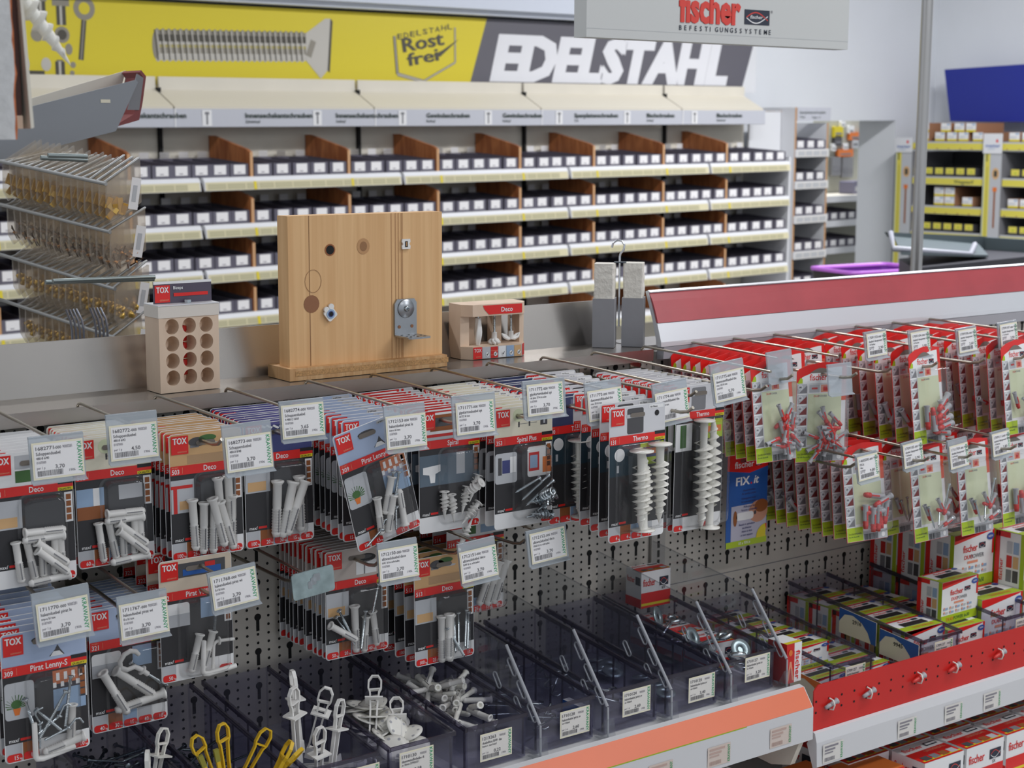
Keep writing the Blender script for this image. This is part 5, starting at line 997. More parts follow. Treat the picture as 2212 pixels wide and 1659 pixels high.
LO = [(-.862, -.882, -.262, 1.096, '1711770', ('hakenduebel pirat le', 'nny-s bl tox'), '3,70', -.235, 'lamp hook cards in the lower left corner', .011),
      (-.765, -.776, -.240, 1.068, '1711767', ('hakenduebel pirat wi', 'll-s bl tox'), '3,70', -.19, 'plant hook cards', .008),
      (-.662, -.662, -.245, 1.081, '1711768', ('hakenduebel pirat wi', 'll-l bl tox'), '3,70', -.20, 'beige window cards', .003),
      (-.425, -.430, -.252, 1.082, '1712150', ('allzweckduebel deco', '6/41 bl m schraube'), '3,70', -.20, 'black cup picture cards', .007),
      (-.310, -.308, -.256, 1.065, '1712151', ('allzweckduebel deco', '8/49 bl m schraube'), '3,70', -.21, 'red table picture cards', .010),
      (-.212, -.205, -.275, 1.072, '1712152', ('allzweckduebel deco', '10/60 bl m schraube'), '3,70', -.22, 'thick white plug cards', .003)]
for i, (hx, tx, ty, tz, num, ls, pr_, py, l, hd) in enumerate(LO):
    hook(hx, 0, ty, py, 1.068, 1.034, 'zinc wire hook of the %s, lower row' % l.replace(' in the lower left corner', ''), tx-hx, 'wire hooks, lower left')
    price_tag(tx, ty-.002, tz, num, ls, pr_, 'price tag in front of the %s, lower row' % l, 0, (-2, -1, -4, 0, -3, -3)[i], hold=hd, wh=(.066, .062, None, .060, .060, .068)[i])
hook(-.545, 0, -.235, -.19, 1.055, 1.030, 'zinc wire hook left empty beside the bare pegboard, lower row', -.004, 'wire hooks, lower left')
t = thing('tag_plate', 'bare shiny metal tag plate on the empty hook, lower row', 'tag plate', TR(-.549, -.243, 1.063) @ RY(math.radians(-5)))
m = MB(); m.prism(rrect(-.030, .030, -.036, -.002, .004), 'y', -.0012, .0012, mat('iridescent_plate', (176, 196, 200), .18, .85, noise=.2, nscale=60)); obj('plate', m, t)
m = MB(); rr = random.Random(2)
for k in range(3): m.prism(rrect(-.008+k*.004, -.002+k*.006, -.026+k*.004, -.016+k*.004, .002), 'y', -.0016-k*.0001, -.0012, TAGC)
obj('glue_residue', m, t)
RU = [(.19, .178, -.318, 1.288, None, None, None, -.30, 'empty hook between the bays', .004), (.290, .290, -.222, 1.270, None, None, None, -.245, 'first red topped stack', .004), (.384, .384, -.262, 1.247, None, None, None, -.29, 'turned plug pack', .004),
      (.480, .478, -.250, 1.291, '1709103', ('duebel duopower 5x25', '1 bl fischer'), '2,90', -.28, 'packs pushed far back', .002), (.585, .583, -.252, 1.286, '1709104', ('duebel duopower 6x30', '1 bl fischer'), '3,90', -.285, 'large plug packs', .002),
      (.685, .685, -.267, 1.284, '1709106', ('duebel duopower 10x50', '1 bl fischer'), '3,60', -.30, 'fifth upper stack', .002), (.785, .783, -.276, 1.288, '1709107', ('duebel duopower 5x25', 's 1 bl fischer'), '3,90', -.31, 'plug and screw packs', .002), (.888, .886, -.28, 1.284, '1709108', ('duebel duopower 6x30', 's bl fischer'), '3,90', -.31, 'outer right packs', .002)]
for i, (hx, tx, ty, tz, num, ls, pr_, py, l, hd) in enumerate(RU):
    hook(hx, 0, ty, py, 1.263, 1.226, 'wire hook of the %s, upper right bay' % l if i else 'empty zinc wire hook at the joint between the two bays', tx-hx, 'wire hooks, upper right')
    if i == 0: continue
    price_tag(tx, ty-.002, tz, num, ls, pr_, ('empty clear tag holder hanging before the %s, right bay' if not num else 'cream edged price tag before the %s, upper right') % l, 0, -3 if i != 2 else 0, w=.046, h=.038 if num else .040, hold=hd, wh=.052 if num else .054)
RL_ = [(.378, .378, -.328, 1.116, '1460200', ('FIX.it', 'Vlies'), '9,80', -.30, 'blue card pack'), (.480, .480, -.331, 1.124, '1709105', ('duebel duopower 8x40', '1 bl fischer'), '3,90', -.36, 'mixed red plug packs'), (.585, .585, -.337, 1.117, '1711709', ('duebel duopower 12x6', '1 bl fischer'), '3,80', -.36, 'plug and long screw packs'), (.685, .685, -.344, 1.121, '1709111', ('duebel duopower 8x40', 's bl fischer'), '3,80', -.37, 'plug and screw packs')]
for i, (hx, tx, ty, tz, num, ls, pr_, py, l) in enumerate(RL_):
    hook(hx, 0, ty, py, tz-.006, tz-.030, 'wire hook of the %s, lower right bay' % l, tx-hx, 'wire hooks, lower right')
    price_tag(tx, ty-.002, tz, num, ls, pr_, 'cream edged price tag before the %s, lower right' % l, 0, -4, w=.046, h=.038, hold=.002 if i != 2 else .008, wh=.048)
# ---------------------------------------------------------------- clear bins on the left shelf
BINX = [.112-.118*k for k in range(9)]          # left front corner of each bin
BCON = ['large eye bolts', 'zinc washers, almost empty', 'a few bright screws', 'dark steel hooks', 'white dowels', 'white insulation discs', 'white loop straps', 'yellow loop straps', 'dark screws']
def clear_bin(label, w, d, h0, h1, mt):
    t = thing('clear_bin', label, 'bin', None, 'clear bins on the left shelf'); m = MB(); th = .0022
    for x in (0, w-th):
        m.prism([(0, 0), (0, h0), (d, h1), (d, 0)], 'x', x, x+th, mt)
    m.box(0, w, 0, th, 0, h0, mt); m.box(0, w, d-th, d, 0, h1, mt); m.box(0, w, 0, d, 0, .002, mt)
    obj('tub', m, t)
    m = MB()                                   # rolled rim and the stiffening ribs
    rm = clear('smoky_rim', (176, 172, 188), .95, .08, .22, (112, 108, 122))
    for x0, x1 in ((-.003, .0), (w, w+.003)): m.prism([(-.002, h0-.005), (-.002, h0+.001), (d, h1+.001), (d, h1-.006)], 'x', x0, x1, rm)
    m.box(0, w, -.0025, 0, h0-.004, h0+.001, rm)
    for x in (.0005, w-.0005):
        for y in (.004, d*.33, d*.55, d*.77): m.box(x-.0010, x+.0010, y, y+.0024, .002, h0+(h1-h0)*y/d-.004, rm)
    obj('rim', m, t)
    return t
def bin_label(t, x, z, num, l1, price, w=.052, h=.038):
    m = MB(); m.rect(x, x+w, z, z+h, -.0032, mat('label_cream_edge', (236, 230, 204), .55)); m.rect(x+.002, x+w-.002, z+.002, z+h-.002, -.0034, LABEL); y2 = -.0037
    m.text(num, x+.0035, z+h-.0085, .0042, y2, INK, width=.022); m.text('9000281', x+.031, z+h-.0082, .0030, y2, LINK, width=.010)
    for i, l in enumerate(l1): m.text(l, x+.0035, z+h-.0140-i*.0042, .0034 if i == 0 else .0028, y2, INK, sx=.8)
    m.text('per 1 st', x+.0035, z+.0105, .0026, y2, LINK, sx=.85); m.text(price, x+.022, z+.0100, .0042, y2, INK, sx=1.1); m.bars(x+.0038, x+.031, z+.0032, z+.0088, y2, INK, int(num) % 89, 24); m.text('1906', x+.035, z+.005, .0026, y2, LINK)
    T = m.T; m.T = TR(x+w-.0062, y2, z+h-.002) @ RY(math.pi/2); m.text('KRAWANY', 0, 0, .0046, 0, GREEN, width=h-.004); m.T = T
    obj('price_label', m, t)
LBS = [('1710127', ('hakenduebel pirat sv', 'en 4 blank'), '3,20', .034, .020), ('1710125', ('hakenduebel pirat sv', 'en 4 blank'), '3,40', .038, .012), ('1710124', ('hakenduebel pirat sv', 'en 4 blank'), '2,60', .030, .018), ('1710128', ('hakenduebel pirat sv', 'en 4 blank'), '2,60', .036, .012), ('1213263', ('duebelbox 8/49  das', 'beste v. tox knauf'), '0,22', .020, .010), ('1710130', ('daemmstoffscheibe di', 'sc 36mm DF905551'), '0,28', .012, .014), ('1710131', ('daemmstoffduebel', 'db 60'), '0,45', .048, .010), None, None]
BB = []
for k, x in enumerate(BINX):
    t = clear_bin('smoky bin with %s, %s from right on the orange edged shelf' % (BCON[k], ORDN[k] if k else 'first'), .097, .288, .0605, .093, BINC)
    t.matrix_world = TR(x, -.311, .7705) ; BB.append(t)
    if LBS[k]: bin_label(t, LBS[k][3], LBS[k][4], *LBS[k][:3])
# dividers between the bins
def divider(i, x):
    t = thing('shelf_divider', 'clear plastic divider standing between bins, %s from the right' % (ORDN[i] if i else 'first'), 'divider', TR(x, -.330, .7705), 'clear dividers between the bins')
    out = [(0, 0), (.002, .047), (.079, .138), (.31, .166), (.31, 0)]; e = .0014; H_ = []
    for cy, cz, l, a in ((.020, .058, .014, 50), (.044, .084, .014, 50), (.066, .110, .014, 50), (.052, .060, .012, 52), (.10, .082, .012, 52)):
        p = []
        for q in range(16):
            an = 2*math.pi*q/16; u, v = (l if math.cos(an) > 0 else -l)*.62+.0046*math.cos(an), .0046*math.sin(an); c, s = math.cos(math.radians(a)), math.sin(math.radians(a)); p.append((cy+u*c-v*s, cz+u*s+v*c))
        H_.append(p)
    m = MB().prism(out, 'x', -e, e, DIVC); obj('plate', m, t)
    EDG = clear('clear_edge', (240, 242, 246), .9, .1, .55, (214, 216, 222))
    m = MB()
    m.tube([(0, .002, .047), (0, .079, .138)], .0024, 6, EDG); m.tube([(0, .079, .138), (0, .31, .166)], .0012, 6, DIVC); m.tube([(0, 0, .001), (0, .001, .046)], .0016, 6, EDG)
    for p in H_: m.tube([(0, y, z) for y, z in p]+[(0, p[0][0], p[0][1])], .0012, 5, EDG, False)
    obj('bright_edge', m, t)
    obj('foot', MB().prism([(-.010, .0), (.02, .0), (.012, .004), (-.002, .030), (-.006, .004)], 'x', -.009, .009, DIVC), t); return t
for i in range(5): divider(i, (.2195, .1025, -.015, -.1335, -.2515)[i])
# things lying in the bins
def lay(name, me, M, lab, cat, grp): return obj(name, me, None, M, lab, cat, grp)
rr = random.Random(21)
def scatter(k, n, name, mes, lab, cat, grp, z=(.010, .035), tilt=70, yr=(.05, .25), mound=.03):
    for i in range(n):
        u = rr.uniform(.022, .075); v = rr.uniform(*yr); zz = rr.uniform(*z)+mound*max(0, 1-((u-.048)/.04)**2)*max(0, 1-((v-.13)/.1)**2)
        lay(name, mes[i % len(mes)], TR(BINX[k]+u, -.311+v, .7705+zz) @ RZ(rr.uniform(0, 6.3)) @ RX(math.radians(90+rr.uniform(-tilt, tilt)*.4)), lab, cat, grp)
wp = [wall_plug(.046, .0038, NATPL).me('white_dowel'), wall_plug(.042, .0040, WPL).me('white_dowel')]
scatter(4, 80, 'white_dowel', wp, 'white ribbed dowel lying in the heap of the white dowel bin', 'dowel', 'white dowels heaped in a bin', (.010, .030), 60, (.08, .24), .042)
dm = MB(); dm.lathe([(.0045, 0), (.019, .0), (.0195, .0012), (.012, .0022), (.0045, .0026)], 28, NATPL)
for q in range(6): a = q*math.pi/3; dm.poly([(.0135*math.cos(a)+.0022*math.cos(b*.9), .0135*math.sin(a)+.0022*math.sin(b*.9), .00235) for b in range(7)], GPL)
DM = dm.me('insulation_disc')
for i in range(44):
    u, v = rr.uniform(.024, .073), rr.uniform(.03, .22); zz = .010+.058*max(0, 1-((v-.12)/.13)**2)*rr.uniform(.5, 1)
    lay('insulation_disc', DM, TR(BINX[5]+u, -.311+v, .7705+zz) @ RZ(rr.uniform(0, 6)) @ RX(rr.uniform(-.9, .9)), 'white round insulation disc in the heap of the disc bin', 'disc', 'white discs heaped in a bin')
def loop_strap(mt, L=.095, sq=True):
    m = MB(); W_ = .0048
    def band(pts, wd, th):
        ls = []
        P = [Vector(p) for p in pts]
        for i, p in enumerate(P):
            d = (P[min(i+1, len(P)-1)]-P[max(i-1, 0)]).normalized(); n_ = Vector((d.z, 0, -d.x)).normalized()*th/2
            ls.append([tuple(p+n_+Vector((0, s_*wd/2, 0)))for s_ in (-1, 1)]+[tuple(p-n_+Vector((0, s_*wd/2, 0))) for s_ in (1, -1)])
        m.loops(ls, mt, sm=False)
    band([(-.004, 0, 0), (-.0045, 0, L*.5), (-.006, 0, L*.74), (-.0085, 0, L*.80), (-.0085, 0, L*.92), (-.004, 0, L), (.004, 0, L), (.0085, 0, L*.92), (.0085, 0, L*.80), (.006, 0, L*.74), (.0045, 0, L*.5), (.004, 0, 0)], W_, .0022)
    band([(-.0075, 0, L*.775), (.0075, 0, L*.79)], W_, .0020)
    if sq:
        z = L*.60
        m.prism([(-.012, -.010), (.012, -.010), (.012, -.0032), (-.012, -.0032)], 'z', z, z+.002, mt).prism([(-.012, .0032), (.012, .0032), (.012, .010), (-.012, .010)], 'z', z, z+.002, mt).prism([(-.012, -.0033), (-.0062, -.0033), (-.0062, .0033), (-.012, .0033)], 'z', z, z+.002, mt).prism([(.0062, -.0033), (.012, -.0033), (.012, .0033), (.0062, .0033)], 'z', z, z+.002, mt)
    m.box(-.006, .006, -.0035, .0035, -.012, .004, mt); return m
LSW = loop_strap(WPL).me('loop_strap')
x = BINX[6]
for i, (u, v, z, rz, rx, ry, lb) in enumerate(((.018, .060, .055, 20, 4, -8, 'tall at the left'), (.036, .085, .060, 80, -4, 4, 'tall and edge on'), (.052, .036, .030, 25, 2, 12, 'tall in front'), (.060, .100, .040, -40, 10, 16, 'leaning at the back'), (.050, .120, .012, 40, 80, 0, 'lying at the back'), (.066, .045, .014, 100, 84, 0, 'lying at the right'), (.030, .030, .010, 10, 8, -4, 'low at the front'))):
    lay('loop_strap', LSW, TR(x+u, -.311+v, .7705+z) @ RZ(math.radians(rz)) @ RY(math.radians(ry)) @ RX(math.radians(rx)), 'white loop strap anchor with square collar, %s of the strap bin' % lb, 'strap anchor', 'white loop strap anchors')
lay('loop_strap', LSW, TR(BINX[5]+.020, -.311+.075, .815) @ RZ(math.radians(-35)) @ RX(math.radians(-50)), 'white loop strap lying across the white disc bin', 'strap anchor', None)
lay('loop_strap', LSW, TR(BINX[5]+.036, -.311+.035, .805) @ RZ(math.radians(-30)) @ RX(math.radians(-62)), 'white loop strap low at the front of the disc bin', 'strap anchor', None)
LSY = loop_strap(YPL, .095, False).me('yellow_strap')
x = BINX[7]
for i, (u, v, z, rz, rx, ry, lb) in enumerate(((.024, .050, .030, 10, 0, -22, 'leaning left'), (.036, .050, .030, 15, 0, -6, 'upright at the left'), (.040, .055, .022, 0, 0, 34, 'leaning far right towards the white ones'), (.066, .050, .012, 40, 40, 10, 'lying at the right'), (.060, .030, .010, 80, 30, 0, 'low at the front right'), (.050, .080, .012, -20, 70, 0, 'lying at the back'))):
    lay('yellow_strap', LSY, TR(x+u, -.311+v, .7705+z) @ RZ(math.radians(rz)) @ RY(math.radians(ry)) @ RX(math.radians(rx)), 'yellow loop strap anchor, %s in its bin' % lb, 'strap anchor', 'yellow loop strap anchors')
YC = MB(); 
for w_, z0, z1 in ((.0046, 0, .058), (.006, .058, .074)): YC.box(-w_/2, w_/2, -.002, .002, z0, z1, YPL if z1 < .06 else mat('olive_tip', (146, 140, 52), .4))
YC = YC.me('yellow_stick')
for i, (u, ry) in enumerate(((.014, -20), (.022, -10))): lay('yellow_stick', YC, TR(x+u, -.311+.030, .80) @ RY(math.radians(ry)), 'yellow strip anchor with olive tip, %s of the two in the yellow bin' % ('left' if i == 0 else 'right'), 'strap anchor', 'olive tipped strips')
sm = [screw(.055, .0022, BLKST).me('dark_screw'), screw(.045, .0020, BLKST).me('dark_screw')]
scatter(8, 60, 'dark_screw', sm, 'dark blued screw in the heap of the leftmost screw bin', 'screw', 'dark screws in the leftmost bin', (.008, .045), 50, (.02, .26), .035)
scatter(7, 40, 'dark_screw', sm, 'dark blued screw under the yellow straps', 'screw', 'dark screws under the yellow straps', (.006, .02), 50, (.10, .27), .02)
NT = loop_strap(NATPL, .085, True).me('loop_strap')
for u, v, rz, ry, lb in ((.075, .10, 20, 16, 'tall one standing'), (.050, .05, 60, -6, 'short one at the front')): lay('loop_strap', NT, TR(BINX[8]+u, -.311+v, .80) @ RZ(math.radians(rz)) @ RY(math.radians(ry)), 'milky loop strap among dark screws, %s in the leftmost bin' % lb, 'strap anchor', None)
hk = MB(); hk.tube([(0, 0, 0), (0, 0, .03), (.004, 0, .036), (.010, 0, .036), (.013, 0, .030)], .0016, 8, ZINC); hk.T = RX(math.pi); thread(hk, .03, .0022, .0018, ZINC); HKM = hk.me('steel_hook')
scatter(3, 12, 'steel_hook', [HKM], 'zinc screw hook at the bottom of the dark hook bin', 'hook', 'zinc hooks in a bin', (.006, .014), 30, (.03, .25), .008)
scatter(2, 16, 'steel_hook', [HKM], 'zinc screw hook lying among bright screws in a bin', 'hook', 'zinc hooks in the bright screw bin', (.006, .02), 40, (.03, .25), .014)
eb = MB(); eb.lathe([(.0, 0), (.0035, .001), (.0035, .05)], 10, ZINC); 
eb.tube([(.010*math.cos(a)-.0, 0, .062+.010*math.sin(a)) for a in [k*math.pi/8-math.pi/2 for k in range(17)]], .0042, 10, ZINC); EBM = eb.me('eye_bolt')
wm = MB(); wm.lathe([(.005, 0), (.0165, 0), (.0165, .002), (.005, .002), (.005, 0)], 28, mat('washer_zinc', (168, 184, 188), .35, .7)); WMM = wm.me('flat_washer')
x = BINX[0]
for i, (u, v, z, rz, rx) in enumerate(((.030, .10, .060, 60, 70), (.052, .08, .050, 20, 95), (.040, .17, .062, 120, 80), (.060, .04, .045, -30, 60), (.030, .20, .055, 10, 85), (.066, .15, .05, 80, 100), (.045, .12, .03, 0, 90))):
    lay('eye_bolt', EBM, TR(x+u-.02, -.311+v, .7705+z*.8) @ RZ(math.radians(rz)) @ RX(math.radians(rx)), 'bright zinc eye bolt piled in the rightmost clear bin', 'eye bolt', 'zinc eye bolts in the rightmost bin')
for i, (u, v, z, rz, rx) in enumerate(((.022, .10, .066, 20, 60), (.062, .036, .056, -10, 55), (.030, .19, .075, 30, 70), (.046, .07, .04, 60, 30), (.07, .10, .03, 0, 40))):
    lay('flat_washer', WMM, TR(x+u, -.311+v, .7705+z) @ RZ(math.radians(rz)) @ RX(math.radians(rx)), 'pale zinc washer among the eye bolts of the rightmost bin', 'washer', 'washers in the rightmost bin')
for i in range(9):
    u, v = rr.uniform(.02, .07), rr.uniform(.05, .24); lay('flat_washer', WMM, TR(BINX[1]+u, -.311+v, .777+rr.uniform(0, .006)) @ RX(rr.uniform(-.3, .3)), 'zinc washer on the floor of the nearly empty bin', 'washer', 'washers in the nearly empty bin')
# blue stickered packet standing between two bins
m = MB().box(0, .012, 0, .05, 0, .034, WPRINT); m.add([(-.0004, .0, .0), (-.0004, .05, .0), (-.0004, .05, .034), (-.0004, .0, .034)], [(3, 2, 1, 0)], BLUE)
obj('small_packet', m, None, TR(-.1506, -.300, .775), 'small blue and white packet squeezed between two clear bins', 'packet')
# ---------------------------------------------------------------- red and white cartons around the right end of the left shelf
def sx_box(w, d, h):
    """white carton with a red lid band, lettered front and top"""
    m = MB().box(0, w, 0, d, 0, h, WPRINT)
    m.rect(.0, w, 0, h*.42, -.0004, RED); m.rect(0, w, h*.06, h*.13, -.0006, YEL) 
    m.text('fischer', w*.06, h*.60, h*.20, -.0008, RED, width=w*.42); fish(m, w*.62, w*.92, h*.56, h*.80, -.0008, False); m.text('SX', w*.70, h*.46, h*.07, -.0008, BLACK)
    T = m.T; m.T = TR(0, 0, h) @ RX(-math.pi/2)
    m.rect(0, w, 0, d*.62, -.0006, RED) if False else None
    m.T = T
    q = h+.0005
    m.poly([(0, 0, q), (w, 0, q), (w, d*.60, q), (0, d*.60, q)], RED); m.poly([(w*.04, d*.06, q+.0003), (w, d*.06, q+.0003), (w, d*.13, q+.0003), (w*.04, d*.13, q+.0003)], YEL)
    for i in range(4): m.poly([(w*(.10+i*.22), d*.08, q+.0005), (w*(.27+i*.22), d*.08, q+.0005), (w*(.27+i*.22), d*.30, q+.0005), (w*(.10+i*.22), d*.30, q+.0005)], (DGREY, MGREY, BROWN, GREYP)[i])
    m.T = TR(0, 0, q+.0006) @ RX(-math.pi/2)
    m.text('fischer', w*.08, d*.70, d*.16, 0, RED, width=w*.48); m.text('UNIVERSAL', w*.40, d*.44, d*.10, -.0002, PINK, width=w*.5); m.rect(w*.64, w*.92, d*.70, d*.86, 0, NBLK); m.rect(w*.66, w*.90, d*.74, d*.82, -.0002, WPRINT)
    m.T = TR(-.0006, d, 0) @ RZ(-math.pi/2); m.text('fischer', d*.08, h*.66, h*.16, 0, RED, width=d*.5); m.rect(d*.64, d*.94, h*.62, h*.84, 0, NBLK); m.rect(0, d, 0, h*.25, 0, RED)
    m.T = I4; return m
SX = sx_box(.098, .068, .072).me('carton')
n = 0
RN = ['front', 'middle', 'back']
for c, x in enumerate((.39, .495, .601, .707, .813, .919)):
    for r, yf in enumerate((-.377, -.305, -.233)):
        if c == 0 and r == 0: continue
        obj('plug_carton', SX, None, TR(x+(.004 if r == 1 else 0), yf, .5285), 'red and white carton on the low shelf, %s row, %s from left' % (RN[r], ORDN[c] if c else 'first'), 'carton', 'red and white cartons on the low shelf')
m = sx_box(.10, .07, .07); SXR = MB().box(0, .10, 0, .07, 0, .07, RED); SXR.rect(0, .10, .058, .066, -.0004, YEL); SXR.rect(.03, .065, .025, .04, -.0004, MGREY); dsc(SXR, .085, .045, .008, .008, -.0004, ORNG)
SXR.poly([(0, 0, .0703), (.10, 0, .0703), (.10, .07, .0703), (0, .07, .0703)], ORNG)
for i, (x, y) in enumerate(((.385, -.37), (.275, -.33))): obj('red_carton', SXR.me('carton'), None, TR(x-.02, y+.01, .5285), 'plain red carton with a yellow stripe under the shelf end, %s one' % ('right' if i == 0 else 'left'), 'carton', 'plain red cartons')
for i in range(5):
    for r in range(2): obj('shaded_carton', SXR.me('carton') if i == 0 and r == 0 else bpy.data.meshes['carton.001'] if False else SX, None, TR(-.30+i*.108, -.33+r*.075, .5285), 'shaded carton under the orange edged shelf, %s row, %s from left' % (RN[r], ORDN[i] if i else 'first'), 'carton', 'cartons under the orange edged shelf')
# cartons behind the rightmost bin
T_ = sx_box(.052, .115, .062).me('carton')
obj('tall_carton', sx_box(.060, .040, .060).me('carton'), None, TR(.150, -.072, .845) @ RZ(-.05), 'red banded carton standing at the back of the rightmost clear bin', 'carton')
for i in range(3): obj('flat_carton', sx_box(.050, .060, .044).me('carton') if i == 0 else bpy.data.objects['flat_carton'].data, None, TR(.156, -.092-.062*i-.01, .780) @ RZ(-.04*i), 'red topped carton lying in the rightmost clear bin, %s from the back' % ORDN[i], 'carton', 'red cartons in the rightmost bin')
m = MB().box(0, .016, 0, .04, 0, .062, WPRINT); m.box(-.0165, -.0002, .0, .04, 0, .062, REDP); m.rect(-.0165, 0, .0, .050, -.0006, REDP); m.poly([(-.0165, 0, .0622), (.016, 0, .0622), (.016, .04, .0622), (-.0165, .04, .0622)], WPRINT); m.poly([(-.0165, 0, .0625), (.016, 0, .0625), (.016, .008, .0625), (-.0165, .008, .0625)], YEL)
dsc(m, -.009, .048, .004, .005, -.0010, ORNG); T0 = m.T; m.T = TR(.003, -.0008, .050) @ RY(math.pi/2); m.text('fischer', 0, 0, .009, 0, RED, width=.046); m.T = T0
m.add([(-.0155, -.0009, .004), (-.012, -.0009, .004), (-.0085, -.0009, .026), (-.0045, -.0009, .004), (-.001, -.0009, .004), (-.0065, -.0009, .034), (-.0105, -.0009, .034)], [(0, 1, 2, 6), (2, 3, 4, 5), (2, 5, 6)], PINK)
obj('upright_carton', m, None, TR(.2425, -.322, .774), 'narrow red and white carton standing upright right of the last divider', 'carton')
# ---------------------------------------------------------------- green white and red cartons of the right bay
NEWB = mat('badge_blue', (52, 88, 168), .4)
def duo_box(w, d, h, size='6x30'):
    m = MB().box(0, w, 0, d, 0, h, WPRINT)
    m.rect(0, w, 0, h*.20, -.0004, LIME); m.add([(0, -.0004, h*.90), (w, -.0004, h), (0, -.0004, h)], [(0, 1, 2)], RED); m.add([(0, -.0004, h*.84), (w*.9, -.0004, h*.97), (w, -.0004, h), (0, -.0004, h)], [(0, 1, 2, 3)], RED); m.rect(w*.955, w, h*.55, h, -.0005, RED)
    m.text('fischer', w*.22, h*.66, h*.13, -.0008, RED, width=w*.36); fish(m, w*.62, w*.78, h*.69, h*.79, -.0008, False)
    m.text('DUO', w*.26, h*.53, h*.075, -.0008, RED); m.text('POWER', w*.42, h*.53, h*.075, -.0008, MGREY); m.rect(w*.34, w*.60, h*.445, h*.49, -.0008, PINK)
    for j in range(2):
        for i in range(5): m.rect(w*(.05+i*.165), w*(.17+i*.165), h*(.235+j*.10), h*(.285+j*.10), -.0008, LBLUE if (i+j) % 2 else GREYP); m.rect(w*(.05+i*.165), w*(.085+i*.165), h*(.26+j*.10), h*(.30+j*.10), -.0010, PINK)
    m.text('DUO', w*.14, h*.06, h*.08, -.0008, ORNG); m.text('POWER '+size, w*.34, h*.06, h*.08, -.0008, DKGRN, width=w*.44)
    m.poly([(w*.90+w*.09*math.cos(q*.39), -.0010, h*.87+h*.065*math.sin(q*.39)) for q in range(16)], NEWB); m.text('NEW', w*.90, h*.852, h*.04, -.0013, WPRINT, 'c')
    q = h+.0005; F = lambda x0, x1, y0, y1, mm, l=0: m.poly([(x0*w, y0*d, q+l*.0003), (x1*w, y0*d, q+l*.0003), (x1*w, y1*d, q+l*.0003), (x0*w, y1*d, q+l*.0003)], mm)
    F(0, 1, 0, .34, LIME); F(0, .06, .0, 1, LIME, 1); F(.22, .80, .36, .66, BLACK, 1); F(.1, .9, .92, 1, RED, 1)
    m.T = TR(0, 0, q+.0006) @ RX(-math.pi/2); m.text('fischer', w*.30, d*.72, d*.13, 0, RED, width=w*.3); m.text('DUOPOWER '+size, w*.30, d*.10, d*.14, 0, ORNG, width=w*.5); m.rect(w*.62, w*.76, d*.72, d*.84, 0, NBLK); m.poly([(w*.92+w*.06*math.cos(a*.39), 0, d*.86+d*.09*math.sin(a*.39)) for a in range(16)], NEWB)
    m.T = TR(-.0006, d, 0) @ RZ(-math.pi/2); m.rect(0, d*.16, 0, h, 0, RED); m.rect(0, d*.5, h*.90, h, 0, RED); m.rect(d*.86, d, 0, h, 0, LIME)
    for j in range(3):
        for i in range(2): m.rect(d*(.40+i*.22), d*(.58+i*.22), h*(.10+j*.26), h*(.32+j*.26), 0, (MGREY, REDP, GREYP, DGREY, TAN, LBLUE)[(i*3+j) % 6])
    T = m.T; m.T = T @ TR(d*.28, -.0004, h*.10) @ RY(-math.pi/2); m.text('fischer', 0, 0, d*.12, 0, RED, width=h*.4); m.T = I4
    return m
D1 = duo_box(.098, .052, .074).me('carton'); D2 = duo_box(.100, .052, .086, '8x40').me('carton'); D3 = duo_box(.110, .062, .100, '10x50').me('carton'); D4 = duo_box(.092, .040, .040, '5x25').me('carton')
def rbin(x, lb):
    t = clear_bin('smoky clear bin behind the red plate, %s' % lb, .095, .30, .085, .117, BINC); t.matrix_world = TR(x, -.328, .7005); t['group'] = 'clear bins behind the red plate'
    bin_label(t, .026, .040, '1709127', ('duebel duopower', 'fischer'), '0,10', .046, .038); return t
for x, lb in ((.323, 'first from the left'), (.538, 'second from the left'), (.753, 'third from the left'), (.968, 'fourth from the left')): rbin(x, lb)
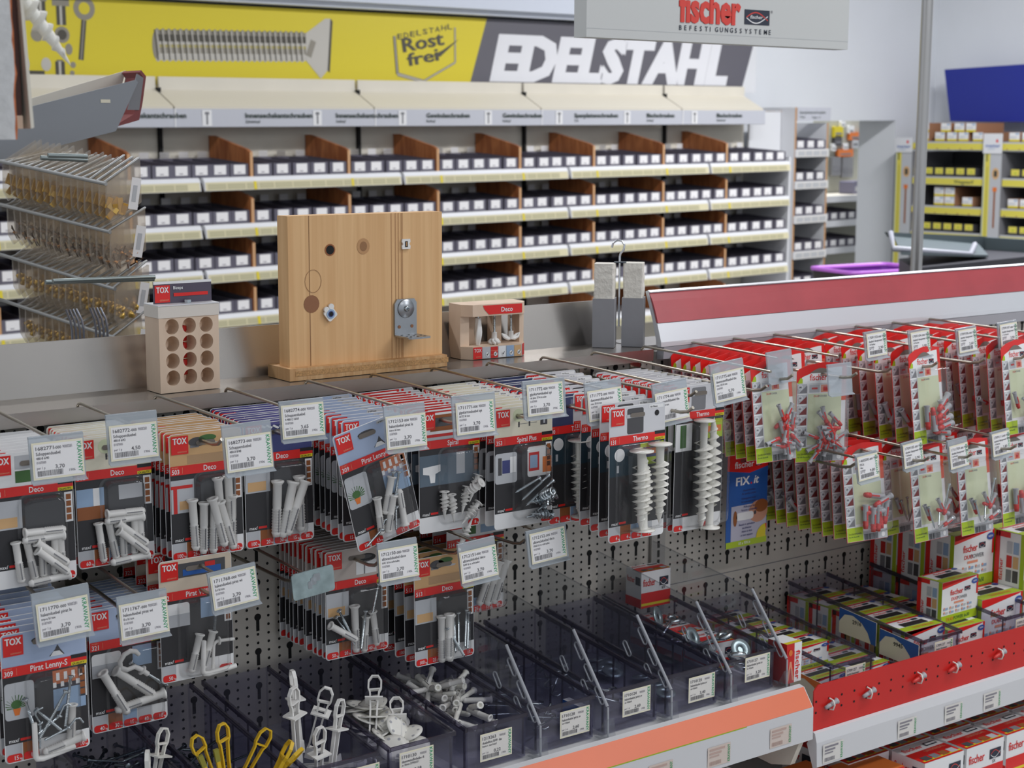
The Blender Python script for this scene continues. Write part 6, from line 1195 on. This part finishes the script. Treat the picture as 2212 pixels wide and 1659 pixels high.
def row(me_, x, y0, dy, n, z, lb, jit=.002):
    for i in range(n): obj('plug_box', me_, None, TR(x+rr.uniform(-jit, jit), y0+dy*i, z) @ RZ(rr.uniform(-.03, .03)), 'green and red carton, %s from the back, %s' % (ORDN[i] if i else 'first', lb), 'carton', 'cartons '+lb)
row(D4, .328, -.062, -.0425, 6, .7035, 'lying low in the first right bin'); row(D4, .328, -.062, -.0425, 5, .7445, 'lying on top in the first right bin', .004)
row(D4, .430, -.062, -.0425, 6, .7005, 'between first and second right bin')
row(D2, .5395, -.075, -.0535, 5, .7035, 'standing in the second right bin', .0008)
row(D1, .643, -.075, -.055, 5, .7005, 'between second and third right bin')
row(D3, .7555, -.085, -.0640, 4, .7035, 'standing in the third right bin', .0)
row(D3, .7555, -.085, -.0640, 3, .8045, 'stacked on top in the third right bin', .0)
row(D3, .872, -.085, -.0640, 4, .7005, 'between third and fourth right bin')
row(D3, .872, -.085, -.0640, 4, .8015, 'stacked between third and fourth right bin')
obj('plug_box', duo_box(.098, .052, .074, '6x30').me('carton'), None, TR(.655, -.270, .7755) @ RZ(math.radians(1)), 'single green white and red carton standing proud behind the red plate', 'carton')
# blue and orange corner stickers on the sides of trays
for i, (x, y, z, c, num) in enumerate(((.5325, -.235, .757, BLUE, '2916'), (.5325, -.325, .742, BLUE, '9945'), (.3175, -.328, .716, ORNG, '')) ):
    m = MB(); m.T = RZ(-math.pi/2); m.prism([(0, 0), (.082, -.004), (.082, .036), (0, .044)], 'y', -.0012, 0, CREAMP)
    m.poly([(.0, -.0016, .044), (.0, -.0016, .020), (.012, -.0016, .034), (.030, -.0016, .036), (.05, -.0016, .028), (.064, -.0016, .014), (.072, -.0016, -.0035), (.082, -.0016, -.004), (.082, -.0016, .036)], c)
    if num: m.text(num, .030, .022, .007, -.0019, BLACK)
    obj('tray_card', m, None, TR(x, y+.082, z), '%s cornered card %s' % ('blue' if c is BLUE else 'orange', ('standing at the back beside the second right bin', 'standing in front beside the second right bin', 'leaning left of the first right bin')[i]), 'card', None)
